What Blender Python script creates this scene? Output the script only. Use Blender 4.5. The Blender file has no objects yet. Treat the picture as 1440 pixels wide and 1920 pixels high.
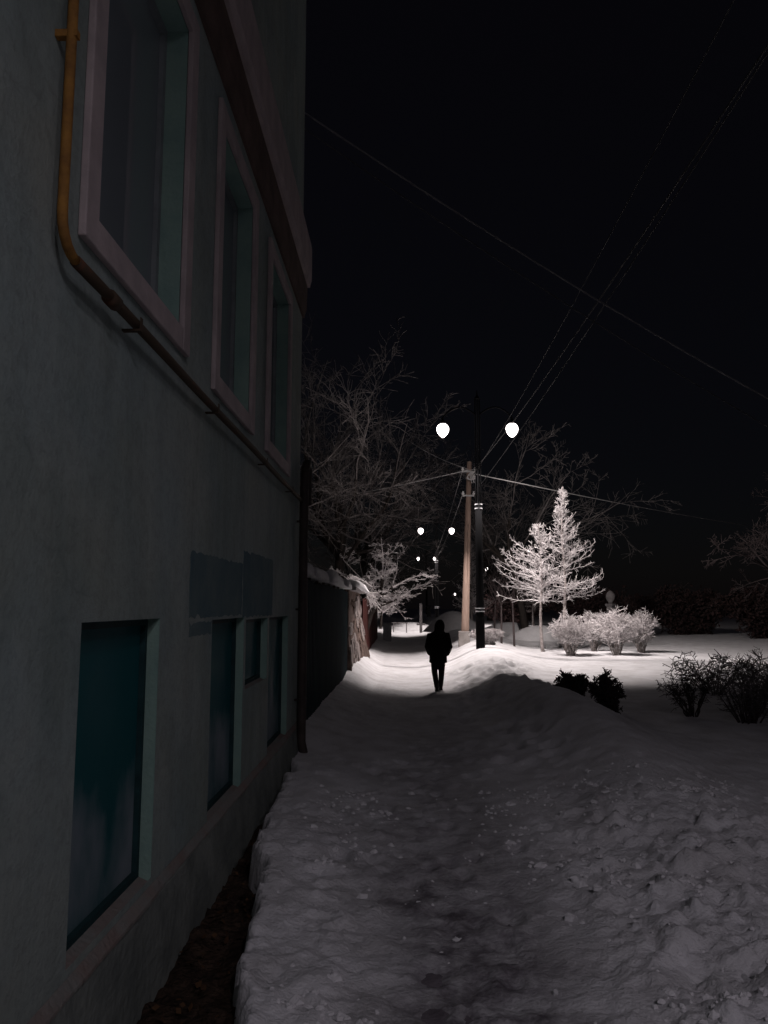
import bpy, bmesh, math, random
import numpy as np
from mathutils import Vector, Matrix

# ------------------------------------------------------------------ camera
sc = bpy.context.scene
COL = sc.collection
F = 1440.0                       # focal length in photo pixels (photo is 1440 x 1920)
CAM_Z = 1.75
PITCH = math.atan(175 / F)
YAW = math.atan(30 / F)
cam_d = bpy.data.cameras.new('camera')
cam_d.lens = 36.0 * F / 1920.0
cam_d.sensor_width = 36.0
cam_d.clip_start = 0.05
cam_d.clip_end = 2000
cam = bpy.data.objects.new('camera', cam_d)
cam.location = (0, 0, CAM_Z)
cam.rotation_euler = (math.pi / 2 + PITCH, 0, YAW)
COL.objects.link(cam)
sc.camera = cam
RM = cam.rotation_euler.to_matrix()


def at(px, py, D):
    """world point seen at photo pixel (px, py) at depth y = D"""
    d = RM @ Vector(((px - 720) / F, -(py - 960) / F, -1.0))
    return Vector((0, 0, CAM_Z)) + d * (D / d.y)


# ------------------------------------------------------------------ sky, exposure
world = bpy.data.worlds.new('World')
sc.world = world
world.use_nodes = True
wn = world.node_tree.nodes
wl = world.node_tree.links
wn.clear()
sky = wn.new('ShaderNodeTexSky')
sky.sky_type = 'NISHITA'
sky.sun_disc = False
sky.sun_elevation = math.radians(12)
sky.sun_rotation = math.radians(160)
bg1 = wn.new('ShaderNodeBackground')
bg1.inputs['Strength'].default_value = 0.00035
wl.new(sky.outputs[0], bg1.inputs['Color'])
bg2 = wn.new('ShaderNodeBackground')
bg2.inputs['Color'].default_value = (0.62, 0.50, 0.80, 1)
bg2.inputs['Strength'].default_value = 0.0022
addn = wn.new('ShaderNodeAddShader')
wo = wn.new('ShaderNodeOutputWorld')
wl.new(bg1.outputs[0], addn.inputs[0])
wl.new(bg2.outputs[0], addn.inputs[1])
wl.new(addn.outputs[0], wo.inputs['Surface'])
sc.view_settings.view_transform = 'Standard'
sc.view_settings.look = 'None'
sc.view_settings.exposure = 0.0
sc.view_settings.gamma = 1.0
sc.view_settings.use_curve_mapping = False
sc.render.engine = 'CYCLES'
sc.cycles.use_denoising = True
sc.cycles.use_adaptive_sampling = False
sc.cycles.max_bounces = 5
sc.cycles.diffuse_bounces = 3
sc.cycles.glossy_bounces = 3
sc.cycles.transparent_max_bounces = 6
sc.cycles.sample_clamp_indirect = 2.0
sc.cycles.caustics_reflective = False
sc.cycles.caustics_refractive = False

# lamp light levels
LAMP_COL = (1.0, 0.90, 0.875)
SPOT_W = 1650.0
SIDE_FILL_W = 2600.0
GLOBE_L = 5.0
OMNI_W = 160.0
BACK_COL = (1.0, 0.905, 1.02)
BACK_SPOT_W = 275.0
BACK_GLOBE_L = 4.0
BACK_OMNI_W = 52.0

# ------------------------------------------------------------------ noise
def _hash(ix, iy, seed):
    ix = ix.astype(np.int64); iy = iy.astype(np.int64)
    h = (ix * 374761393 + iy * 668265263 + seed * 974634541) & 0x7fffffff
    h = ((h ^ (h >> 13)) * 1274126177) & 0x7fffffff
    h = ((h ^ (h >> 16)) * 668265263) & 0x7fffffff
    return (h ^ (h >> 15)) % 100003 / 100003.0


def vnoise(x, y, seed=0):
    x = np.asarray(x, float); y = np.asarray(y, float)
    ix = np.floor(x); iy = np.floor(y)
    fx = x - ix; fy = y - iy
    fx = fx * fx * (3 - 2 * fx); fy = fy * fy * (3 - 2 * fy)
    a = _hash(ix, iy, seed); b = _hash(ix + 1, iy, seed)
    c = _hash(ix, iy + 1, seed); d = _hash(ix + 1, iy + 1, seed)
    return (a * (1 - fx) + b * fx) * (1 - fy) + (c * (1 - fx) + d * fx) * fy


def fbm(x, y, oct=4, seed=0, gain=0.5):
    s = 0; a = 1; t = 0
    for i in range(oct):
        s = s + a * (vnoise(x * 2 ** i + 17.3 * i, y * 2 ** i - 9.1 * i, seed + i) - 0.5)
        t += a; a *= gain
    return s / t * 2


def worley(x, y, seed=0):
    ix = np.floor(x); iy = np.floor(y)
    best = np.full(np.shape(x), 9.0); val = np.zeros(np.shape(x))
    for dx in (-1, 0, 1):
        for dy in (-1, 0, 1):
            cx = ix + dx; cy = iy + dy
            jx = cx + _hash(cx, cy, seed); jy = cy + _hash(cx, cy, seed + 7)
            d = np.hypot(jx - x, jy - y)
            m = d < best
            best = np.where(m, d, best); val = np.where(m, _hash(cx, cy, seed + 13), val)
    return best, val


def sstep(a, b, x):
    t = np.clip((x - a) / (b - a), 0, 1)
    return t * t * (3 - 2 * t)


# ------------------------------------------------------------------ materials
def mat(name, color, rough=0.8, spec=0.3, var=0.0, vscale=3.0, color2=None, bump=0.0, bscale=40.0,
        metallic=0.0, stretch=None, detail=5, ramp=(0.35, 0.65), bdist=0.02):
    m = bpy.data.materials.new(name)
    m.use_nodes = True
    nt = m.node_tree; N = nt.nodes; L = nt.links
    b = N['Principled BSDF']
    b.inputs['Base Color'].default_value = (*color, 1)
    b.inputs['Roughness'].default_value = rough
    b.inputs['Specular IOR Level'].default_value = spec
    b.inputs['Metallic'].default_value = metallic
    tc = N.new('ShaderNodeTexCoord')
    mp = N.new('ShaderNodeMapping')
    L.new(tc.outputs['Object'], mp.inputs['Vector'])
    if stretch:
        mp.inputs['Scale'].default_value = stretch
    if color2 is not None or var > 0:
        nz = N.new('ShaderNodeTexNoise')
        nz.inputs['Scale'].default_value = vscale
        nz.inputs['Detail'].default_value = detail
        nz.inputs['Roughness'].default_value = 0.62
        L.new(mp.outputs[0], nz.inputs['Vector'])
        cr = N.new('ShaderNodeValToRGB')
        cr.color_ramp.elements[0].position = ramp[0]
        cr.color_ramp.elements[1].position = ramp[1]
        c2 = color2 if color2 is not None else tuple(c * (1 - var) for c in color)
        cr.color_ramp.elements[0].color = (*c2, 1)
        cr.color_ramp.elements[1].color = (*color, 1)
        L.new(nz.outputs['Fac'], cr.inputs['Fac'])
        L.new(cr.outputs['Color'], b.inputs['Base Color'])
    if bump > 0:
        nb = N.new('ShaderNodeTexNoise')
        nb.inputs['Scale'].default_value = bscale
        nb.inputs['Detail'].default_value = 6
        L.new(mp.outputs[0], nb.inputs['Vector'])
        bp = N.new('ShaderNodeBump')
        bp.inputs['Strength'].default_value = bump
        bp.inputs['Distance'].default_value = bdist
        L.new(nb.outputs['Fac'], bp.inputs['Height'])
        L.new(bp.outputs['Normal'], b.inputs['Normal'])
    return m


def emit(name, color, strength):
    m = bpy.data.materials.new(name)
    m.use_nodes = True
    N = m.node_tree.nodes
    b = N['Principled BSDF']
    b.inputs['Base Color'].default_value = (0.8, 0.8, 0.8, 1)
    b.inputs['Emission Color'].default_value = (*color, 1)
    b.inputs['Emission Strength'].default_value = strength
    return m


def wall_material():
    """mint plaster: blotchy, with drip streaks, grime specks and trowel relief"""
    m = bpy.data.materials.new('mint_plaster')
    m.use_nodes = True
    nt = m.node_tree; N = nt.nodes; L = nt.links
    b = N['Principled BSDF']
    b.inputs['Roughness'].default_value = 0.9
    b.inputs['Specular IOR Level'].default_value = 0.15
    tc = N.new('ShaderNodeTexCoord')

    def noise(scale, st=(1, 1, 1), det=6, rg=0.6):
        mp = N.new('ShaderNodeMapping'); mp.inputs['Scale'].default_value = st
        L.new(tc.outputs['Object'], mp.inputs['Vector'])
        n = N.new('ShaderNodeTexNoise'); n.inputs['Scale'].default_value = scale
        n.inputs['Detail'].default_value = det; n.inputs['Roughness'].default_value = rg
        L.new(mp.outputs[0], n.inputs['Vector'])
        return n.outputs['Fac']

    def ramp(fac, c0, c1, p0, p1):
        r = N.new('ShaderNodeValToRGB')
        r.color_ramp.elements[0].position = p0; r.color_ramp.elements[1].position = p1
        r.color_ramp.elements[0].color = (*c0, 1); r.color_ramp.elements[1].color = (*c1, 1)
        L.new(fac, r.inputs['Fac'])
        return r.outputs['Color']

    def mul(a, bb, f=1.0):
        x = N.new('ShaderNodeMix'); x.data_type = 'RGBA'; x.blend_type = 'MULTIPLY'
        x.inputs['Factor'].default_value = f
        L.new(a, x.inputs[6]); L.new(bb, x.inputs[7])
        return x.outputs[2]
    c = ramp(noise(1.1), (0.315, 0.385, 0.375), (0.37, 0.41, 0.37), 0.35, 0.68)
    c = mul(c, ramp(noise(2.2, (1, 1.6, 0.28), 7, 0.65), (0.82, 0.84, 0.83), (1, 1, 1), 0.32, 0.58))
    c = mul(c, ramp(noise(22, (1, 1, 1), 4, 0.7), (0.86, 0.86, 0.86), (1, 1, 1), 0.35, 0.55))
    wv = N.new('ShaderNodeTexNoise'); wv.inputs['Scale'].default_value = 3.5; wv.inputs['Detail'].default_value = 5
    L.new(tc.outputs['Object'], wv.inputs['Vector'])
    vm = N.new('ShaderNodeVectorMath'); vm.operation = 'MULTIPLY_ADD'; vm.inputs[1].default_value = (0.35, 0.35, 0.35)
    L.new(wv.outputs['Color'], vm.inputs[0]); L.new(tc.outputs['Object'], vm.inputs[2])
    vo = N.new('ShaderNodeTexVoronoi'); vo.feature = 'DISTANCE_TO_EDGE'; vo.inputs['Scale'].default_value = 0.55
    L.new(vm.outputs[0], vo.inputs['Vector'])
    ck = ramp(vo.outputs['Distance'], (0.55, 0.55, 0.53), (1, 1, 1), 0.001, 0.006)
    c = mul(c, ck, 0.22)
    c = mul(c, ramp(noise(0.8, (1, 1, 1), 3, 0.5), (0.88, 0.90, 0.89), (1.0, 1.0, 1.0), 0.46, 0.50))
    L.new(c, b.inputs['Base Color'])
    bp = N.new('ShaderNodeBump'); bp.inputs['Strength'].default_value = 0.5; bp.inputs['Distance'].default_value = 0.012
    ad = N.new('ShaderNodeMath'); ad.operation = 'ADD'
    L.new(noise(55, det=8), ad.inputs[0]); L.new(noise(4), ad.inputs[1])
    L.new(ad.outputs[0], bp.inputs['Height'])
    L.new(bp.outputs['Normal'], b.inputs['Normal'])
    return m


def snow_material():
    m = bpy.data.materials.new('snow')
    m.use_nodes = True
    nt = m.node_tree; N = nt.nodes; L = nt.links
    b = N['Principled BSDF']
    b.inputs['Roughness'].default_value = 0.85
    b.inputs['Specular IOR Level'].default_value = 0.2
    tc = N.new('ShaderNodeTexCoord')
    at_ = N.new('ShaderNodeAttribute'); at_.attribute_name = 'trod'
    n1 = N.new('ShaderNodeTexNoise'); n1.inputs['Scale'].default_value = 5; n1.inputs['Detail'].default_value = 8
    n1.inputs['Roughness'].default_value = 0.65
    L.new(tc.outputs['Object'], n1.inputs['Vector'])
    # dirt = trod * ramp(noise)
    mr = N.new('ShaderNodeMapRange'); mr.inputs['From Min'].default_value = 0.36; mr.inputs['From Max'].default_value = 0.62
    mr.inputs['To Min'].default_value = 0.30; mr.inputs['To Max'].default_value = 1.05
    L.new(n1.outputs['Fac'], mr.inputs['Value'])
    mu = N.new('ShaderNodeMath'); mu.operation = 'MULTIPLY'; mu.use_clamp = True
    L.new(mr.outputs[0], mu.inputs[0]); L.new(at_.outputs['Fac'], mu.inputs[1])
    mx = N.new('ShaderNodeMix'); mx.data_type = 'RGBA'
    mx.inputs[6].default_value = (0.80, 0.795, 0.81, 1)
    mx.inputs[7].default_value = (0.125, 0.108, 0.125, 1)
    L.new(mu.outputs[0], mx.inputs['Factor'])
    n3 = N.new('ShaderNodeTexNoise'); n3.inputs['Scale'].default_value = 2.3; n3.inputs['Detail'].default_value = 6
    L.new(tc.outputs['Object'], n3.inputs['Vector'])
    r3 = N.new('ShaderNodeValToRGB')
    r3.color_ramp.elements[0].position = 0.3; r3.color_ramp.elements[1].position = 0.6
    r3.color_ramp.elements[0].color = (0.80, 0.79, 0.78, 1); r3.color_ramp.elements[1].color = (1, 1, 1, 1)
    L.new(n3.outputs['Fac'], r3.inputs['Fac'])
    mm = N.new('ShaderNodeMix'); mm.data_type = 'RGBA'; mm.blend_type = 'MULTIPLY'; mm.inputs['Factor'].default_value = 1
    L.new(mx.outputs[2], mm.inputs[6]); L.new(r3.outputs['Color'], mm.inputs[7])
    L.new(mm.outputs[2], b.inputs['Base Color'])
    n2 = N.new('ShaderNodeTexNoise'); n2.inputs['Scale'].default_value = 38; n2.inputs['Detail'].default_value = 8
    n2.inputs['Roughness'].default_value = 0.6
    L.new(tc.outputs['Object'], n2.inputs['Vector'])
    bp = N.new('ShaderNodeBump'); bp.inputs['Strength'].default_value = 0.7; bp.inputs['Distance'].default_value = 0.03
    L.new(n2.outputs['Fac'], bp.inputs['Height'])
    L.new(bp.outputs['Normal'], b.inputs['Normal'])
    return m


M = {}
M['snow'] = snow_material()
M['cap_snow'] = mat('cap_snow', (0.80, 0.79, 0.80), 0.85, 0.2, var=0.12, vscale=4, bump=0.5, bscale=25)
M['soil'] = mat('soil', (0.075, 0.05, 0.036), 0.95, 0.1, color2=(0.022, 0.016, 0.013), vscale=9, bump=0.9, bscale=30, bdist=0.05)
M['asphalt'] = mat('asphalt', (0.22, 0.195, 0.215), 0.9, 0.1, color2=(0.12, 0.105, 0.118), vscale=7, bump=0.6, bscale=60)
M['wall'] = wall_material()
M['trim'] = mat('trim_paint', (0.53, 0.45, 0.445), 0.85, 0.2, color2=(0.40, 0.345, 0.345), vscale=4, bump=0.3, bscale=40)
M['reveal'] = mat('reveal_paint', (0.28, 0.415, 0.355), 0.85, 0.2, color2=(0.21, 0.335, 0.30), vscale=3, bump=0.3, bscale=40)
M['plinth'] = mat('plinth_render', (0.26, 0.285, 0.26), 0.95, 0.1, color2=(0.15, 0.17, 0.16), vscale=2.5, bump=0.5, bscale=22, bdist=0.02)
M['ledge'] = mat('ledge_brick', (0.235, 0.175, 0.155), 0.95, 0.1, color2=(0.23, 0.25, 0.235), vscale=2.0, bump=0.4, bscale=30, bdist=0.03)
M['frame'] = mat('window_frame_paint', (0.022, 0.06, 0.065), 0.7, 0.15, var=0.4, vscale=8)
M['frame_up'] = mat('upper_frame_paint', (0.25, 0.28, 0.29), 0.7, 0.2, var=0.25, vscale=6)
M['patch'] = mat('blue_overpaint', (0.085, 0.15, 0.175), 0.9, 0.15, color2=(0.15, 0.21, 0.21), vscale=2.0, bump=0.4, bscale=40)
M['ochre'] = mat('ochre_gas_paint', (0.40, 0.20, 0.05), 0.8, 0.15, color2=(0.24, 0.12, 0.04), vscale=11, bump=0.3, bscale=50)
M['rustpipe'] = mat('weathered_pipe', (0.075, 0.052, 0.035), 0.75, 0.2, color2=(0.13, 0.055, 0.03), vscale=6, ramp=(0.30, 0.42))
M['downspout'] = mat('downspout_metal', (0.07, 0.055, 0.05), 0.7, 0.3, var=0.4, vscale=8)
M['black'] = mat('black_pole_paint', (0.004, 0.004, 0.0045), 0.9, 0.04)
M['moulding'] = mat('brown_moulding', (0.17, 0.12, 0.105), 0.9, 0.1, color2=(0.10, 0.075, 0.065), vscale=3)
M['wire_grey'] = mat('grey_cable', (0.26, 0.25, 0.25), 0.7, 0.2)
M['wire_dark'] = mat('bare_wire', (0.10, 0.097, 0.097), 0.7, 0.2)
M['band'] = mat('pole_band', (0.62, 0.62, 0.64), 0.5, 0.4)
M['wood'] = mat('pole_wood', (0.40, 0.29, 0.235), 0.9, 0.1, color2=(0.27, 0.195, 0.16), vscale=6, stretch=(6, 6, 0.5), bump=0.5, bscale=20)
M['concrete'] = mat('concrete', (0.30, 0.275, 0.26), 0.9, 0.2, var=0.35, vscale=6, bump=0.5, bscale=30)
M['porcelain'] = mat('porcelain', (0.80, 0.79, 0.78), 0.4, 0.4)
M['steel'] = mat('galvanised_steel', (0.55, 0.54, 0.54), 0.6, 0.4, var=0.3, vscale=20)
M['wire_frost'] = mat('frosted_wire', (0.62, 0.60, 0.60), 0.8, 0.2)
M['fence'] = mat('fence_sheet', (0.010, 0.032, 0.036), 0.75, 0.12, color2=(0.007, 0.016, 0.026), vscale=2, stretch=(1, 1, 0.3))
M['fence_post'] = mat('fence_post', (0.06, 0.04, 0.03), 0.8, 0.2, var=0.4, vscale=5)
M['plaster_old'] = mat('old_plaster', (0.36, 0.315, 0.30), 0.95, 0.1, color2=(0.17, 0.14, 0.13), vscale=5, bump=0.8, bscale=14, bdist=0.05)
M['stone'] = mat('old_stone', (0.20, 0.145, 0.125), 0.95, 0.1, color2=(0.07, 0.05, 0.042), vscale=3, bump=0.9, bscale=18, bdist=0.05)
M['redwood'] = mat('red_brown_boards', (0.085, 0.022, 0.018), 0.8, 0.2, color2=(0.045, 0.014, 0.012), vscale=3, stretch=(3, 3, 0.4))
M['bark'] = mat('bark', (0.06, 0.05, 0.045), 0.95, 0.1, color2=(0.03, 0.026, 0.024), vscale=8, stretch=(3, 3, 0.6), bump=0.8, bscale=25)
M['frostbark'] = mat('frosted_bark', (0.42, 0.38, 0.37), 0.95, 0.1, color2=(0.16, 0.14, 0.13), vscale=7)
M['frost'] = mat('hoarfrost_twig', (0.86, 0.82, 0.82), 0.9, 0.15, color2=(0.42, 0.385, 0.385), vscale=6)
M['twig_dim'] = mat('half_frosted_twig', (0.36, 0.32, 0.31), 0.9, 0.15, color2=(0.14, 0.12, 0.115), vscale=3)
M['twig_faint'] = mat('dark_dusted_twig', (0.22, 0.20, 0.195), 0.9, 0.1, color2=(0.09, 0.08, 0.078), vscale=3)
M['darktwig'] = mat('bare_dark_twig', (0.065, 0.052, 0.052), 0.9, 0.1)
M['darkleaf'] = mat('dark_dry_leaf', (0.060, 0.036, 0.034), 0.9, 0.1, color2=(0.030, 0.020, 0.020), vscale=9)
M['coat'] = mat('black_coat', (0.010, 0.009, 0.010), 0.9, 0.1, bump=0.3, bscale=20)
M['trouser'] = mat('black_trousers', (0.006, 0.005, 0.007), 0.9, 0.1)
M['boot'] = mat('black_boots', (0.007, 0.006, 0.006), 0.6, 0.3)
M['skin'] = mat('skin', (0.45, 0.28, 0.21), 0.6, 0.3)
M['hair'] = mat('dark_hair', (0.012, 0.009, 0.008), 0.8, 0.2)
M['box'] = mat('pale_box_paint', (0.42, 0.42, 0.45), 0.7, 0.3, var=0.3, vscale=5)
M['greystone'] = mat('grey_stone', (0.30, 0.28, 0.28), 0.9, 0.2, var=0.35, vscale=4)
M['housewall'] = mat('far_house_wall', (0.16, 0.13, 0.12), 0.9, 0.1, var=0.4, vscale=1)
M['globe'] = emit('lit_globe', LAMP_COL, GLOBE_L)
M['globe_back'] = emit('dim_lit_globe', BACK_COL, BACK_GLOBE_L)
M['globe_far'] = emit('far_lit_globe', LAMP_COL, 4.0)


def glass_material():
    m = bpy.data.materials.new('window_glass')
    m.use_nodes = True
    nt = m.node_tree; N = nt.nodes; L = nt.links
    b = N['Principled BSDF']
    b.inputs['Base Color'].default_value = (0.006, 0.040, 0.046, 1)
    b.inputs['Roughness'].default_value = 0.06
    b.inputs['Specular IOR Level'].default_value = 0.06
    tc = N.new('ShaderNodeTexCoord')
    n = N.new('ShaderNodeTexNoise'); n.inputs['Scale'].default_value = 2.2; n.inputs['Detail'].default_value = 5
    L.new(tc.outputs['Object'], n.inputs['Vector'])
    r = N.new('ShaderNodeMapRange'); r.inputs['From Min'].default_value = 0.35; r.inputs['From Max'].default_value = 0.7
    r.inputs['To Min'].default_value = 0.5; r.inputs['To Max'].default_value = 0.65
    L.new(n.outputs['Fac'], r.inputs['Value']); L.new(r.outputs[0], b.inputs['Roughness'])
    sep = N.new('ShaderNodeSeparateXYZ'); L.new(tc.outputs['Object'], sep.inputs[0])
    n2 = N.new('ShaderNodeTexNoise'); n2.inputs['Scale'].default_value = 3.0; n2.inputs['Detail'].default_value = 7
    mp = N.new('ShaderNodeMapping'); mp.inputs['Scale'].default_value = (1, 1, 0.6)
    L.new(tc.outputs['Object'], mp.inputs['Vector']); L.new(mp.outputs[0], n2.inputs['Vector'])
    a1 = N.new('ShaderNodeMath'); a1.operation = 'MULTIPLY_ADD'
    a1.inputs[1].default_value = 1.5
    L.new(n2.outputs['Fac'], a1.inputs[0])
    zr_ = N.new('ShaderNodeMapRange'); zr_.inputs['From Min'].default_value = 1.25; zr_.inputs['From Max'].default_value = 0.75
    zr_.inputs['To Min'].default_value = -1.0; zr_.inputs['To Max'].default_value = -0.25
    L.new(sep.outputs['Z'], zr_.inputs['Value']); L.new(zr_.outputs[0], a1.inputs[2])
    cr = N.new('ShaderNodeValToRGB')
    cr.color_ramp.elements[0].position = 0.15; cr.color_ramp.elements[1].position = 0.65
    cr.color_ramp.elements[0].color = (0.012, 0.095, 0.106, 1); cr.color_ramp.elements[1].color = (0.21, 0.255, 0.285, 1)  # pale tone low on the pane: reflected snow painted into the base colour
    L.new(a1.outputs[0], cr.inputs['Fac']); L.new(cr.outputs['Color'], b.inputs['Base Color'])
    return m


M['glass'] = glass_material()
gl2 = M['glass'].copy(); gl2.name = 'curtained_glass'
gb_ = gl2.node_tree.nodes['Principled BSDF']
gl2.node_tree.links.remove(gb_.inputs['Base Color'].links[0])
gb_.inputs['Specular IOR Level'].default_value = 0.4
for nd in gl2.node_tree.nodes:
    if nd.type == 'MAP_RANGE' and abs(nd.inputs['To Max'].default_value - 0.65) < 1e-4:
        nd.inputs['To Min'].default_value = 0.015; nd.inputs['To Max'].default_value = 0.04
gb_.inputs['Base Color'].default_value = (0.20, 0.235, 0.25, 1)
M['glass_up'] = gl2

# ------------------------------------------------------------------ object helpers
def link(o, parent=None):
    COL.objects.link(o)
    if parent is not None:
        o.parent = parent
    return o


def tag(o, label=None, cat=None, group=None, kind=None):
    if label: o['label'] = label
    if cat: o['category'] = cat
    if group: o['group'] = group
    if kind: o['kind'] = kind
    return o


def empty(name, loc=(0, 0, 0), rz=0.0, label=None, cat=None, group=None):
    o = bpy.data.objects.new(name, None)
    o.empty_display_size = 0.2
    o.location = loc
    o.rotation_euler = (0, 0, rz)
    link(o)
    return tag(o, label, cat, group)


class MB:
    """collects plain shapes into ONE mesh object"""

    def __init__(s):
        s.v = []; s.f = []

    def add(s, verts, faces):
        o = len(s.v)
        s.v += [tuple(p) for p in verts]
        s.f += [tuple(i + o for i in f) for f in faces]
        return s

    def box(s, a, b):
        (x0, y0, z0), (x1, y1, z1) = a, b
        return s.add([(x0, y0, z0), (x1, y0, z0), (x1, y1, z0), (x0, y1, z0), (x0, y0, z1), (x1, y0, z1), (x1, y1, z1), (x0, y1, z1)],
                     [(0, 3, 2, 1), (4, 5, 6, 7), (0, 1, 5, 4), (1, 2, 6, 5), (2, 3, 7, 6), (3, 0, 4, 7)])

    def tube(s, pts, rad, n=8, caps=True):
        pts = [Vector(p) for p in pts]
        rads = rad if isinstance(rad, (list, tuple)) else [rad] * len(pts)
        V = []; Fc = []
        up = Vector((0.13, 0.27, 0.95))
        prev = None
        for i, p in enumerate(pts):
            t = (pts[min(i + 1, len(pts) - 1)] - pts[max(i - 1, 0)]).normalized()
            a = prev if prev is not None else (up if abs(t.dot(up)) < 0.95 else Vector((1, 0, 0)))
            u = (a - t * a.dot(t)).normalized()
            prev = u
            w = t.cross(u)
            for k in range(n):
                an = 2 * math.pi * k / n
                V.append(p + (u * math.cos(an) + w * math.sin(an)) * rads[i])
        for i in range(len(pts) - 1):
            for k in range(n):
                k2 = (k + 1) % n
                Fc.append((i * n + k, i * n + k2, (i + 1) * n + k2, (i + 1) * n + k))
        if caps:
            Fc.append(tuple(range(n - 1, -1, -1)))
            Fc.append(tuple(range((len(pts) - 1) * n, len(pts) * n)))
        return s.add(V, Fc)

    def lathe(s, prof, c=(0, 0, 0), n=16):
        V = []; Fc = []
        for r, z in prof:
            for k in range(n):
                an = 2 * math.pi * k / n
                V.append((c[0] + r * math.cos(an), c[1] + r * math.sin(an), c[2] + z))
        for i in range(len(prof) - 1):
            for k in range(n):
                k2 = (k + 1) % n
                Fc.append((i * n + k, i * n + k2, (i + 1) * n + k2, (i + 1) * n + k))
        Fc.append(tuple(range(n - 1, -1, -1)))
        Fc.append(tuple(range((len(prof) - 1) * n, len(prof) * n)))
        return s.add(V, Fc)

    def loft(s, rings):
        n = len(rings[0]); V = []; Fc = []
        for r in rings: V += r
        for i in range(len(rings) - 1):
            for k in range(n):
                k2 = (k + 1) % n
                Fc.append((i * n + k, i * n + k2, (i + 1) * n + k2, (i + 1) * n + k))
        Fc.append(tuple(range(n - 1, -1, -1)))
        Fc.append(tuple(range((len(rings) - 1) * n, len(rings) * n)))
        return s.add(V, Fc)

    def build(s, name, m, parent=None, smooth=False, bevel=0.0):
        me = bpy.data.meshes.new(name)
        me.from_pydata(s.v, [], s.f)
        me.update()
        bm = bmesh.new(); bm.from_mesh(me)
        bmesh.ops.recalc_face_normals(bm, faces=bm.faces)
        bm.to_mesh(me); bm.free()
        if smooth:
            me.polygons.foreach_set('use_smooth', [True] * len(me.polygons))
        me.materials.append(m)
        o = bpy.data.objects.new(name, me)
        link(o, parent)
        if bevel > 0:
            b = o.modifiers.new('bevel', 'BEVEL'); b.width = bevel; b.segments = 2
        return o


def copy_tree(o, parent=None):
    c = o.copy()
    COL.objects.link(c)
    c.parent = parent
    for ch in list(o.children):
        copy_tree(ch, c)
    return c


def segs_mesh(name, segs, m, parent=None, n=3):
    """many thin tapered twigs as one mesh; segs = list of (p0, p1, r0, r1)"""
    S = np.array([(*a, *b, r0, r1) for a, b, r0, r1 in segs], float)
    p0 = S[:, 0:3]; p1 = S[:, 3:6]; r0 = S[:, 6]; r1 = S[:, 7]
    t = p1 - p0
    t /= (np.linalg.norm(t, axis=1, keepdims=True) + 1e-9)
    ref = np.tile(np.array([0.31, 0.17, 0.93]), (len(S), 1))
    ref[np.abs((t * ref).sum(1)) > 0.95] = (1, 0, 0)
    u = np.cross(t, ref); u /= (np.linalg.norm(u, axis=1, keepdims=True) + 1e-9)
    w = np.cross(t, u)
    V = np.zeros((len(S), 2 * n, 3))
    for k in range(n):
        an = 2 * math.pi * k / n
        d = u * math.cos(an) + w * math.sin(an)
        V[:, k] = p0 + d * r0[:, None]
        V[:, n + k] = p1 + d * r1[:, None]
    fl = []
    for k in range(n):
        k2 = (k + 1) % n
        fl.append((k, k2, n + k2, n + k))
    Fq = np.array(fl)[None] + (np.arange(len(S)) * 2 * n)[:, None, None]
    me = bpy.data.meshes.new(name)
    nv = len(S) * 2 * n; nf = len(S) * n
    me.vertices.add(nv); me.vertices.foreach_set('co', V.reshape(-1))
    me.loops.add(nf * 4); me.loops.foreach_set('vertex_index', Fq.reshape(-1).astype(np.int32))
    me.polygons.add(nf)
    me.polygons.foreach_set('loop_start', np.arange(0, nf * 4, 4, dtype=np.int32))
    me.polygons.foreach_set('loop_total', np.full(nf, 4, dtype=np.int32))
    me.polygons.foreach_set('use_smooth', np.ones(nf, dtype=bool))
    me.update(calc_edges=True); me.validate()
    me.materials.append(m)
    o = bpy.data.objects.new(name, me)
    return link(o, parent)


# ================================================================== GROUND
def base_level(y):
    return np.interp(y, [-50, 6, 18, 60, 300], [0, 0, -0.24, -0.30, -0.30])


def edge_x(y):
    e = np.interp(y, [1, 3.2, 4.0, 5.0, 6.2, 9.5, 10.3, 11.5, 300], [-0.46, -0.58, -0.80, -0.93, -1.06, -1.27, -1.6, -3, -3])
    near = sstep(10.4, 9.6, y)
    return e + near * (fbm(y * 2.6, y * 0 + 3.3, 4, 51, 0.6) * 0.11)


dents = []
rd = random.Random(4)
for i in range(110):
    yy = rd.uniform(15.0, 22.5)
    xx = rd.uniform(1.25, 3.1) + 0.05 * (yy - 16)
    dents.append((xx, yy, rd.uniform(0.10, 0.19), rd.uniform(0.035, 0.085)))
for i in range(46):
    yy = rd.uniform(9, 17); xx = rd.uniform(0.9, 2.0)
    dents.append((xx, yy, rd.uniform(0.09, 0.16), rd.uniform(0.03, 0.06)))

for i in range(46):                      # boot prints down the trodden strip
    yy = 2.6 + i * 0.19 + rd.uniform(-0.06, 0.06)
    dents.append((0.30 + (0.16 if i % 2 else -0.13) + rd.uniform(-0.12, 0.12), yy, rd.uniform(0.05, 0.07), rd.uniform(0.018, 0.035)))
for i in range(30):
    yy = rd.uniform(2.6, 10.5)
    dents.append((rd.uniform(-0.55, 1.1), yy, rd.uniform(0.055, 0.08), rd.uniform(0.02, 0.045)))


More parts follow.
